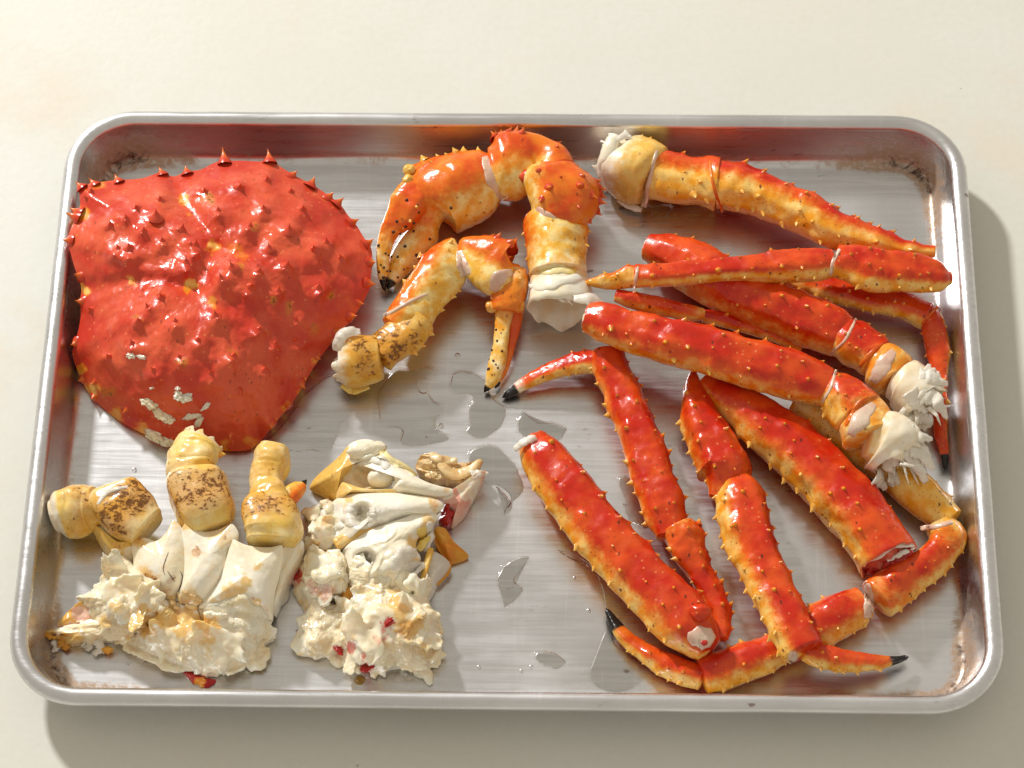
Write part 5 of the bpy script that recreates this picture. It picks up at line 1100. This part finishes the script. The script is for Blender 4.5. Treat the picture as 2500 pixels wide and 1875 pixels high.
    ribbon(t, 'brown_fringe', f, [(50, 1285, 4), (110, 1278, 6), (180, 1290, 6), (240, 1300, 5)], [2, 4, 4, 3], M_amber, .8, .2, rag=.5, attrs=None)
    ribbon(t, 'brown_fringe', f, [(180, 1300, 5), (200, 1345, 4), (190, 1370, 3)], [4, 6, 2], M_amber, .8, .2, rag=.5)
    for pts, w in [([(400, 1300, 6), (420, 1360, 4), (380, 1400, 2.5)], [6, 4, 3]), ([(420, 1370, 3.5), (455, 1375, 3), (475, 1360, 3)], [3, 3, 2]), ([(330, 1320, 4), (350, 1350, 3), (330, 1375, 2.4)], [6, 5, 2]), ([(130, 1310, 4), (150, 1345, 3), (125, 1385, 2.2)], [4, 4, 1.5])]:
        ribbon(t, 'flesh_strand', f, pts, w, M_memb, .8, .25, rag=.3)
    ball(t, 'roe_bit', f, (465, 1370), 4, 2.2, M_amber, .3, 1.8, (1.3, .8, .8), 14, 18, {'belly': .9})
    # dark hairs and red gland at the near edge
    for pts in [[(825, 905, 26.5), (812, 860, 27.2), (845, 760, 28)], [(840, 880, 27), (885, 945, 25.5)], [(862, 935, 25.5), (890, 915, 25.5)], [(920, 880, 26), (932, 930, 24), (895, 1030, 21)], [(985, 1100, 20), (1025, 1115, 20), (1050, 1180, 19)], [(880, 1060, 20), (940, 1085, 20), (1000, 1110, 20)]]:
        welt(t, 'dark_hair', f, pts, [.2, .35, .15], M_hair, .12, 16, 3, 0, -.05)
    dome(t, 'red_gland', f, [(930, 1495), (1000, 1500), (1080, 1540), (1150, 1560), (1110, 1590), (1060, 1600), (980, 1560)], 1.6, (1040, 1550), 4.5, 2, M_redbit, 24, 80, rag=8, paint={'belly': [(1040, 1590, 45, .8)]})
    ribbon(t, 'flesh_strand', f, [(990, 1390, 9), (1020, 1450, 7), (1035, 1520, 4)], [5, 5, 4], M_wht, 1.5, .4, rag=.15)

def build_body_right():
    t = thing('crab_body_piece', U(Z7(np.array([620., 850.])), 1), 'ragged white crab body quarter with torn membranes and meat, no leg stubs', 'crab body'); f = Z7
    rng = random.Random(33)
    # yellow outer shell, top left
    dome(t, 'yellow_shell_shard', f, [(198, 400), (215, 350), (260, 300), (330, 240), (390, 185), (450, 115), (520, 86), (600, 92), (640, 140), (600, 190), (500, 230), (420, 300), (380, 380), (360, 470), (330, 475), (260, 435)], [4, 6, 9, 12, 14, 16, 17, 17, 18, 18, 18, 16, 12, 7, 4, 3], (400, 270), 19, 2, M_yel, 44, 150, und=.6, base={'belly': .55}, paint={'flesh': [(520, 130, 110, 1.), (470, 190, 60, .7)], 'stain': [(610, 105, 35, .5)]}, skirt=(.95, 6))
    # scooped inner wall of the socket
    dome(t, 'socket_wall', f, [(355, 400), (380, 320), (440, 265), (520, 235), (600, 245), (640, 300), (620, 370), (560, 395), (470, 400), (400, 420)], [10, 14, 17, 19, 20, 19, 16, 13, 11, 9], (500, 330), 12, 2, M_gill, 36, 120, und=.5, base={'flesh': .5, 'belly': .1}, dz=lambda P: -5 * np.exp(-((P[..., 0] - 570) ** 2 + (P[..., 1] - 330) ** 2) / 4500.))
    ball(t, 'socket_knob', f, (645, 330), 16, 6.0, M_wht, .12, 1.2, (1, .8, 1), 20, 28)
    ball(t, 'socket_knob', f, (560, 155), 20, 5.5, M_wht, .2, 1.3, (1.7, .8, .7), 20, 28, None, .3)
    # fan of three white spokes meeting at the right
    wl = dict(mat=M_wht, nr=44, nt=150, skirt=(.96, 6), und=.45, uns=.12)
    dome(t, 'membrane_spoke', f, [(490, 240), (530, 215), (600, 205), (660, 215), (720, 240), (820, 290), (930, 350), (1040, 385), (1100, 400), (1090, 430), (1000, 445), (880, 430), (760, 415), (720, 400), (735, 340), (700, 280), (640, 240), (560, 238)], [16, 18, 20, 21, 21, 21, 21, 20, 19, 19, 20, 21, 20, 19, 20, 20, 19, 17], (790, 340), 25, 2.2, paint={'belly': [(640, 150, 60, .3), (1060, 410, 60, .35)]}, **wl)
    dome(t, 'membrane_spoke', f, [(370, 420), (400, 360), (440, 365), (520, 390), (620, 400), (740, 400), (740, 425), (640, 428), (520, 425), (440, 430), (400, 460), (365, 460)], [14, 17, 18, 18, 19, 20, 19, 18, 17, 15, 13, 12], (470, 405), 20, 2, mat=M_yel, nr=24, nt=110, skirt=(.96, 5), und=.4, base={'flesh': .35, 'belly': .35})
    hole1 = lambda P: -7.5 * np.exp(-(((P[..., 0] - 530) / 55) ** 2 + ((P[..., 1] - 560) / 62) ** 2) ** 2) + .6 * np.exp(-((np.hypot((P[..., 0] - 530) / 1., (P[..., 1] - 560) / 1.1) - 92) / 20) ** 2)
    dome(t, 'membrane_spoke', f, [(345, 480), (400, 450), (480, 428), (600, 425), (740, 425), (880, 440), (980, 455), (1040, 490), (1030, 530), (960, 560), (860, 560), (760, 590), (680, 630), (600, 650), (520, 680), (420, 700), (380, 780), (330, 770), (300, 700), (320, 580)], [12, 15, 18, 20, 21, 21, 20, 19, 18, 18, 19, 18, 17, 16, 14, 12, 9, 7, 6, 8], (660, 520), 25, 2.2, mat=M_wht, nr=70, nt=200, skirt=(.96, 6), und=.5, uns=.12, dz=hole1, paint={'belly': [(440, 500, 50, .45), (990, 480, 60, .55), (620, 640, 60, .3), (520, 560, 45, .18)], 'pink': [(1000, 470, 50, .35)]})
    hole2 = lambda P: -7.5 * np.exp(-(((P[..., 0] - 550) / 62) ** 2 + ((P[..., 1] - 850) / 55) ** 2) ** 2) + .6 * np.exp(-((np.hypot((P[..., 0] - 550), (P[..., 1] - 850) * 1.1) - 95) / 20) ** 2)
    dome(t, 'membrane_spoke', f, [(400, 810), (420, 770), (480, 720), (580, 660), (680, 620), (780, 585), (880, 550), (980, 550), (1010, 580), (960, 640), (890, 700), (870, 770), (900, 840), (860, 900), (800, 960), (760, 1040), (680, 1060), (600, 1050), (520, 1090), (450, 1060), (430, 960), (410, 880)], [12, 15, 17, 19, 20, 20, 19, 18, 17, 17, 17, 17, 16, 15, 14, 12, 11, 10, 8, 8, 10, 11], (700, 730), 25, 2.2, mat=M_wht, nr=76, nt=220, skirt=(.96, 6), und=.6, uns=.13, dz=hole2, paint={'belly': [(880, 720, 60, .6), (950, 620, 60, .45), (860, 880, 60, .45), (660, 1050, 60, .4)]}, fib=(-35, .022, .7))
    seg(t, 'spoke_edge', f, [(375, 690, 380, 800), (430, 670, 430, 760), (500, 650, 520, 710), (570, 635, 585, 670), (620, 625, 625, 645)], [14, 16, 17], .8, ('round', 'round'), None, .55, .35, None, mat=M_yel, ends=(.5, .5))
    for pts, w, m in [([(500, 245, 20), (560, 215, 22), (640, 215, 23), (700, 270, 23)], [4, 5, 5, 4], M_wht), ([(640, 150, 22), (720, 220, 21), (800, 260, 18), (870, 320, 14)], [4, 4, 3, 2], M_yel), ([(480, 640, 17), (460, 560, 18), (480, 490, 20)], [8, 10, 6], M_memb), ([(590, 510, 20), (600, 570, 19), (590, 620, 18)], [3, 4, 3], M_memb),
                      ([(360, 480, 15), (330, 600, 12), (310, 720, 8)], [8, 14, 8], M_memb), ([(700, 900, 20), (780, 830, 21), (880, 800, 18)], [6, 10, 5], M_memb), ([(640, 950, 19), (720, 880, 20), (840, 860, 18)], [5, 8, 4], M_wht), ([(760, 930, 17), (840, 900, 18), (930, 880, 14)], [5, 9, 3], M_memb), ([(900, 640, 18), (920, 720, 16), (880, 790, 14)], [5, 6, 3], M_yel), ([(960, 600, 18), (950, 700, 15), (930, 800, 12)], [4, 5, 3], M_memb)]:
        welt(t, 'membrane_fold', f, pts, w, m, 1.3, rag=.2)
    # right side: tan gill chunk, pink skin, red gland, amber shell, grey membrane
    dome(t, 'tan_gill_chunk', f, [(870, 270), (880, 210), (920, 180), (985, 170), (1040, 200), (1110, 235), (1200, 230), (1280, 212), (1275, 270), (1230, 330), (1160, 370), (1080, 350), (980, 350), (900, 310)], [6, 9, 12, 13, 12, 11, 11, 12, 9, 6, 5, 6, 6, 5], (1070, 290), 11, 2, M_gill, 50, 170, rag=10, fib=(15, .06, 1.6), und=1.2, uns=.18)
    ribbon(t, 'gill_fold', f, [(1000, 200, 14), (1050, 270, 14), (1120, 310, 13), (1230, 270, 14), (1280, 220, 13)], [3, 5, 6, 5, 3], M_gill, 1.2, .35)
    ribbon(t, 'gill_fold', f, [(960, 180, 14), (1010, 210, 15), (1060, 220, 14), (1130, 225, 13)], [3, 5, 5, 3], M_gill, 1.2, .35)
    dome(t, 'pink_skin_flap', f, [(1040, 450), (1100, 400), (1180, 350), (1250, 300), (1310, 285), (1290, 340), (1250, 410), (1215, 480), (1180, 560), (1120, 630), (1090, 640), (1100, 560), (1060, 500)], [17, 18, 18, 17, 15, 13, 10, 8, 5, 3, 3, 7, 13], (1150, 450), 16, 2, M_pinkskin, 40, 120, und=.6, paint={'pink': [(1150, 500, 70, .42), (1180, 450, 40, .35)], 'flesh': [(1200, 360, 100, .9), (1080, 430, 60, .9)]})
    ribbon(t, 'torn_membrane', f, [(1220, 310, 17), (1280, 300, 15), (1330, 298, 13)], [6, 4, 1], M_memb, .6, .2, rag=.4)
    dome(t, 'red_gland', f, [(1020, 570), (1060, 480), (1085, 480), (1080, 520), (1118, 550), (1105, 590), (1060, 640), (1018, 610)], [8, 13, 14, 13, 10, 7, 5, 6], (1065, 560), 14, 2, M_redbit, 24, 80, rag=8, und=.9, uns=.3)
    dome(t, 'amber_shell_shard', f, [(990, 650), (1030, 640), (1065, 660), (1110, 730), (1200, 815), (1180, 845), (1135, 862), (1085, 865), (1030, 810), (990, 740)], [12, 12, 11, 9, 4, 3, 3, 4, 6, 9], (1060, 750), 11, 1.6, M_amber, 30, 100, und=.5, base={'belly': .2}, fib=(50, .03, .4))
    dome(t, 'grey_membrane', f, [(960, 800), (1020, 810), (1085, 870), (1070, 930), (1010, 1000), (970, 1080), (930, 1110), (920, 1000), (930, 880)], [11, 10, 7, 5, 4, 4, 6, 9, 11], (980, 920), 11, 1.6, M_memb, 30, 100, und=.6)
    ribbon(t, 'brown_fringe', f, [(1085, 870, 6), (1070, 930, 5), (1000, 1010, 4)], [1.5, 2, 1.5], M_amber, .7, .2, rag=.4)
    seg(t, 'yellow_strand', f, [(940, 780, 985, 785), (915, 880, 960, 885), (890, 980, 930, 985), (885, 1080, 915, 1080), (895, 1150, 915, 1150)], [13, 13, 12], .8, ('round', 'round'), None, .75, None, None, mat=M_yel, ends=(.5, .5))
    # flesh to the left
    begin()
    dome(t, 'flesh_mass', f, [(150, 545), (200, 530), (260, 490), (340, 500), (370, 560), (340, 680), (320, 770), (260, 810), (200, 830), (150, 800), (160, 720), (190, 640), (180, 580)], [5, 7, 9, 11, 12, 11, 9, 6, 4, 3, 4, 6, 6], (270, 650), 13, 2, M_meat, 54, 180, rag=14, ragf=.9, fib=(110, .07, 1.4), und=1.8, uns=.18, paint={'pink': [(230, 690, 60, .25), (260, 790, 50, .32)], 'belly': [(230, 750, 50, .3)]})
    shards(t, f, [(rng.uniform(170, 360), rng.uniform(540, 780)) for _ in range(8)], rng, (6, 11), ang=150, tilt=(.05, .3))
    for pts, w in [([(145, 548, 10), (190, 545, 11), (260, 530, 12)], [2.4, 3, 5]), ([(170, 520, 10), (200, 560, 11), (240, 590, 12)], [2.4, 4, 5])]:
        ribbon(t, 'flesh_strand', f, pts, w, M_memb, 1.4, .2)
    melt(t, 'flesh_mass', f, M_meat, {'pink': [(230, 690, 60, .3), (260, 790, 50, .4)], 'belly': [(230, 750, 50, .4), (300, 620, 60, .3)]}, {'belly': .03})
    begin()
    dome(t, 'flesh_mass', f, [(95, 940), (90, 880), (130, 850), (190, 840), (280, 800), (370, 770), (420, 810), (435, 900), (440, 1000), (425, 1070), (330, 1085), (290, 1130), (230, 1170), (170, 1190), (130, 1130), (90, 1060)], [4, 6, 8, 10, 13, 15, 15, 15, 12, 9, 6, 4, 3, 3, 3, 3], (290, 930), 17, 2, M_meat, 60, 200, rag=12, ragf=.8, fib=(-30, .05, 1.3), und=2.0, uns=.15, paint={'pink': [(110, 920, 60, .95), (120, 970, 40, .8), (290, 1010, 90, .45), (210, 1020, 50, .4), (340, 1040, 60, .35), (95, 1010, 40, .5)], 'belly': [(400, 960, 50, .45), (150, 1150, 60, .2)]})
    shards(t, f, [(rng.uniform(130, 410), rng.uniform(860, 1060)) for _ in range(6)], rng, (7, 12), ang=200, tilt=(.02, .2), long=(1.4, 2.4))
    melt(t, 'flesh_mass', f, M_meat, {'pink': [(110, 920, 60, .95), (120, 970, 40, .8), (290, 1010, 90, .5), (210, 1020, 50, .45), (340, 1040, 60, .4), (95, 1010, 40, .5)], 'belly': [(400, 960, 50, .5), (150, 1150, 60, .3)]}, {'belly': .05})
    ball(t, 'orange_bit', f, (450, 1090), 8, 5, M_amber, .25, 1.4, (.8, 1.3, .9), 18, 24)
    # central and near torn flesh
    begin()
    dome(t, 'flesh_mass', f, [(390, 1270), (400, 1200), (470, 1140), (520, 1090), (620, 1040), (720, 1020), (800, 1010), (880, 1080), (930, 1130), (1010, 1190), (1035, 1240), (1040, 1310), (1000, 1400), (960, 1480), (900, 1540), (800, 1520), (720, 1500), (620, 1540), (520, 1520), (430, 1530), (370, 1460), (330, 1380), (350, 1320)], [4, 6, 9, 12, 14, 14, 14, 13, 12, 10, 8, 6, 4, 3, 2, 3, 3, 2, 2, 2, 3, 4, 4], (690, 1260), 19, 2.0, M_meat, 90, 300, rag=16, ragf=.8, fib=(70, .03, .9), und=2.6, uns=.10, base={'belly': .4}, paint={'pink': [(690, 1250, 45, .75), (660, 1300, 40, .55), (640, 1350, 55, .45), (460, 1410, 50, .65), (380, 1410, 35, .85), (540, 1460, 40, .6), (560, 1530, 50, .5), (420, 1270, 40, .25)], 'belly': [(820, 1270, 90, .6), (790, 1160, 70, .4), (880, 1250, 60, .5), (720, 1100, 70, .45)], 'stain': [(800, 1290, 90, .75)]})
    ball(t, 'flesh_knob', f, (300, 1270), 7, 13.5, M_meat, .35, 2.2, (1, .95, .45), 40, 56)
    ball(t, 'flesh_knob', f, (295, 1370), 5, 11, M_meat, .3, 1.8, (1.2, .75, .45), 34, 48, None, .2)
    dome(t, 'flesh_mass', f, [(285, 1430), (340, 1420), (400, 1450), (420, 1510), (370, 1535), (320, 1490)], 2, (350, 1480), 6, 2, M_meat, 24, 80, rag=8, und=.8, uns=.2)
    for pts, w, m in [([(500, 1120, 17), (620, 1090, 20), (740, 1120, 20), (850, 1100, 17)], [7, 12, 12, 5], M_memb), ([(740, 1000, 19), (800, 980, 20), (860, 1030, 17)], [6, 13, 6], M_memb), ([(740, 1150, 20), (820, 1110, 20), (860, 1090, 18)], [5, 11, 4], M_memb), ([(460, 1200, 14), (560, 1150, 18), (620, 1200, 20)], [7, 11, 6], M_meat), ([(540, 1170, 18), (640, 1190, 21), (700, 1240, 20)], [8, 13, 8], M_meat),
                      ([(350, 1340, 9), (470, 1330, 15), (600, 1340, 17)], [6, 11, 7], M_wht), ([(800, 1200, 20), (900, 1200, 17), (1000, 1260, 12)], [8, 14, 7], M_memb), ([(880, 1290, 17), (930, 1310, 14), (950, 1380, 10)], [6, 13, 8], M_memb), ([(620, 1420, 16), (720, 1380, 17), (830, 1390, 15)], [7, 13, 7], M_memb), ([(540, 1500, 9), (640, 1470, 11), (740, 1480, 9)], [6, 12, 6], M_memb), ([(760, 1500, 8), (840, 1480, 8), (920, 1500, 5)], [8, 12, 5], M_meat), ([(900, 1500, 5), (915, 1540, 3), (912, 1565, 2)], [6, 4, 1.5], M_memb),
                      ([(860, 1400, 14), (950, 1400, 9), (1010, 1330, 8)], [9, 14, 7], M_meat), ([(420, 1520, 5), (500, 1510, 7), (580, 1520, 6)], [6, 9, 5], M_wht), ([(180, 830, 12), (280, 860, 17), (400, 880, 18)], [5, 9, 6], M_meat), ([(170, 900, 13), (280, 930, 18), (420, 930, 18)], [5, 9, 6], M_meat), ([(145, 548, 10), (190, 545, 11), (260, 530, 12)], [1.5, 3, 5], M_memb), ([(170, 520, 10), (200, 560, 11), (240, 590, 12)], [1, 4, 5], M_memb), ([(260, 495, 13), (310, 505, 14), (350, 520, 14)], [3, 6, 4], M_meat)]:
        welt(t, 'flesh_fold', f, pts, w, m, 1.8, rag=.25)
    shards(t, f, [(rng.uniform(450, 950), rng.uniform(1130, 1430)) for _ in range(17)], rng, (9, 17), tilt=(.02, .25))
    shards(t, f, [(rng.uniform(420, 980), rng.uniform(1440, 1530)) for _ in range(11)], rng, (6, 10), ang=-90)
    shards(t, f, [(rng.uniform(480, 900), rng.uniform(960, 1120)) for _ in range(7)], rng, (9, 15), tilt=(.02, .2))
    flakes(t, f, [(rng.uniform(480, 760), rng.uniform(1140, 1280)) for _ in range(6)], rng, (8, 13))
    melt(t, 'flesh_mass', f, M_meat, {'pink': [(690, 1250, 45, .85), (660, 1300, 40, .6), (640, 1350, 55, .5), (460, 1410, 50, .7), (380, 1410, 35, .9), (540, 1460, 40, .7), (560, 1530, 50, .6), (420, 1270, 40, .3)], 'belly': [(820, 1270, 90, .7), (790, 1160, 70, .5), (880, 1250, 60, .6), (720, 1100, 70, .5), (600, 1060, 60, .35), (900, 1420, 70, .3)], 'stain': [(800, 1290, 60, .7)]}, {'belly': .04})
    flakes(t, f, [(rng.uniform(900, 1130), rng.uniform(200, 330)) for _ in range(12)], rng, (2.5, 5), mat=M_gill, ang=20, tilt=.5)
    flakes(t, f, [(rng.uniform(490, 570), rng.uniform(510, 610)) for _ in range(5)] + [(rng.uniform(500, 600), rng.uniform(810, 890)) for _ in range(6)], rng, (2.5, 4.5), mat=M_memb, tilt=.5)
    for x, y, r in [(380, 1412, 1.9), (700, 1240, 1.8), (112, 905, 2.6), (122, 955, 2.0), (555, 1535, 2.0)]:
        h = hit(t, f(np.array([x, y], float)))
        ball(t, 'red_fleck', f, (x, y), (h[0][2] if h else 4) - .2, r, M_redbit, .5, 2.4, (1.5, .8, .5), 16, 20, None, rng.uniform(0, 3))
build_body_left(); build_body_right()

# ================================================================== spilled liquid
def puddle(fr, out, label, h=0.55, mat=None, name='puddle'):
    h = h * .36 if name == 'puddle' else h * .7
    n = 150 if name == 'puddle' else 28
    O = fr(spline(np.asarray(out, float), n, True))
    if name == 'puddle':
        SEED[0] += 1
        O = O + 5.0 * np.stack([fbm(np.c_[O * .03, np.full(n, SEED[0] * 3.1)], 3), fbm(np.c_[O * .03 + 40, np.full(n, SEED[0] * 3.1)], 3)], 1)
    E = U(O, np.full(n, 1.0))
    T = np.roll(E, -1, 0) - np.roll(E, 1, 0); T /= np.linalg.norm(T, axis=1)[:, None] + 1e-9
    Nn = np.stack([-T[:, 1], T[:, 0], T[:, 2] * 0], 1)
    ar = 0.5 * np.sum(E[:, 0] * np.roll(E[:, 1], -1) - np.roll(E[:, 0], -1) * E[:, 1])
    if ar < 0: Nn = -Nn
    rad = math.sqrt(abs(ar) / math.pi)
    V = []
    steps = [(0, 0.004), (.12, .35), (.35, .62), (.75, .85), (1.3, 1.0)]
    for d, k in steps:
        Y = E + Nn * min(d, rad * .6 * d / 1.3)
        for _ in range(3 if d > .3 else 0): Y = .5 * Y + .25 * (np.roll(Y, 1, 0) + np.roll(Y, -1, 0))
        Y[:, 2] = 1.0 + h * k; V.append(Y)
    V = np.vstack(V)
    F = [tuple(reversed(f)) for f in grid_faces(len(steps), n)] + [tuple(range((len(steps) - 1) * n, len(steps) * n))]
    if ar < 0: F = [tuple(reversed(f)) for f in F]
    F = [tuple(reversed(f)) for f in F]; c = O.mean(0)
    o = obj(name, V, [tuple(reversed(f)) for f in F], mat or M_water)
    o.data.polygons[len(F) - 1].use_smooth = False
    o2 = U(c, 1.0)
    o.data.transform(Matrix.Translation(-Vector(o2) * MM)); o.location = Vector(o2) * MM
    return tag(o, label, 'puddle' if name == 'puddle' else 'droplet', 'liquid spilled on the tray floor')
puddle(Z8, [(0, 600), (120, 420), (250, 330), (400, 300), (470, 440), (485, 520), (440, 600), (380, 660), (350, 740), (310, 820), (250, 850), (120, 842), (0, 845), (-120, 850), (-180, 780), (-100, 700)], 'broad clear puddle in the shade of the red back shell')
puddle(Z8, [(590, 450), (640, 400), (700, 300), (840, 265), (960, 262), (1025, 290), (1020, 345), (960, 360), (920, 340), (895, 440), (960, 425), (990, 480), (1060, 505), (1055, 560), (1030, 600), (1000, 650), (1040, 700), (1110, 735), (1050, 790), (900, 820), (760, 800), (775, 690), (720, 670), (660, 680), (610, 620), (597, 540)], 'branching clear puddle in the middle of the tray below the small claw')
puddle(Z8, [(1080, 380), (1120, 310), (1220, 285), (1330, 330), (1400, 480), (1500, 540), (1480, 640), (1400, 720), (1300, 770), (1200, 720), (1225, 650), (1210, 540), (1245, 490), (1190, 460), (1110, 440)], 'clear puddle under the black tip of the small claw')
puddle(Z8, [(1545, 640), (1600, 570), (1700, 640), (1800, 645), (1905, 685), (1870, 760), (1750, 800), (1640, 760), (1560, 720)], 'pointed clear puddle beside the cut upper end of the front leg')
puddle(Z8, [(1210, 880), (1260, 800), (1380, 775), (1480, 850), (1560, 960), (1600, 1100), (1540, 1180), (1500, 1250), (1460, 1240), (1500, 1160), (1440, 1080), (1330, 1060), (1240, 980)], 'long clear puddle left of the front leg thigh')
puddle(Z5, [(560, 610), (640, 590), (720, 660), (760, 800), (700, 840), (620, 800), (590, 700)], 'narrow clear puddle between the front leg thigh and shin', .5)
puddle(Z5, [(20, 1040), (90, 960), (170, 950), (150, 1010), (110, 1060), (150, 1120), (60, 1190), (30, 1110)], 'faint clear puddle right of the ragged body piece', .4)
puddle(Z5, [(300, 930), (380, 960), (470, 1050), (500, 1200), (490, 1340), (430, 1480), (480, 1560), (600, 1570), (700, 1500), (640, 1400), (560, 1330), (600, 1200), (540, 1090), (420, 980)], 'large clear puddle along the near side of the front leg', .45)
puddle(Z5, [(195, 1410), (220, 1385), (300, 1380), (340, 1420), (330, 1450), (270, 1470), (210, 1450)], 'small clear puddle near the front rim of the tray', .5)
puddle(Z5, [(20, 640), (50, 650), (95, 720), (90, 760), (50, 765), (60, 710)], 'thin curved clear puddle right of the tan gill chunk', .5)
puddle(Z6, [(640, 1390), (800, 1440), (920, 1500), (960, 1590), (1060, 1615), (1250, 1600), (1380, 1540), (1400, 1440), (1300, 1400), (1000, 1400)], 'clear puddle under the near edge of the stubbed body piece', .4)
puddle(Z3, [(360, 500), (440, 480), (530, 490), (540, 530), (500, 590), (470, 600), (420, 560), (415, 540)], 'small clear puddle below the stump of the back leg', .6)
puddle(Z7, [(472, 1608), (490, 1580), (520, 1572), (548, 1590), (550, 1615), (525, 1638), (492, 1635)], 'round amber droplet in front of the ragged body piece', 1.3, M_butter, 'droplet')
for fr, x, y, r, lb in [(Z6, 634, 250, 15, 'round clear droplet beside the dark shadow of the shell'), (Z6, 704, 1456, 16, 'round clear droplet left of the puddle at the near edge'), (Z8, 1153, 190, 20, 'oval clear droplet left of the small pincer'), (Z8, 1040, 665, 20, 'tiny bubble droplet in the middle puddle'), (Z5, 178, 1452, 9, 'tiny clear droplet beside the small front puddle'), (Z5, 133, 1470, 7, 'tinier clear droplet left of the small front puddle'), (Z5, 437, 1200, 9, 'tiny clear droplet left of the front leg'), (Z5, 373, 1052, 7, 'tiny clear droplet between ragged body piece and front leg'), (Z3, 375, 606, 9, 'tiny clear droplet below the back leg stump'), (Z7, 1268, 1526, 12, 'small clear droplet right of the ragged body piece near the front')]:
    a = np.linspace(0, 2 * np.pi, 10, endpoint=False)
    puddle(fr, [(x + r * math.cos(q), y + r * 1.0 * math.sin(q)) for q in a], lb, .9, None, 'droplet')
# ------------------------------------------------------------------
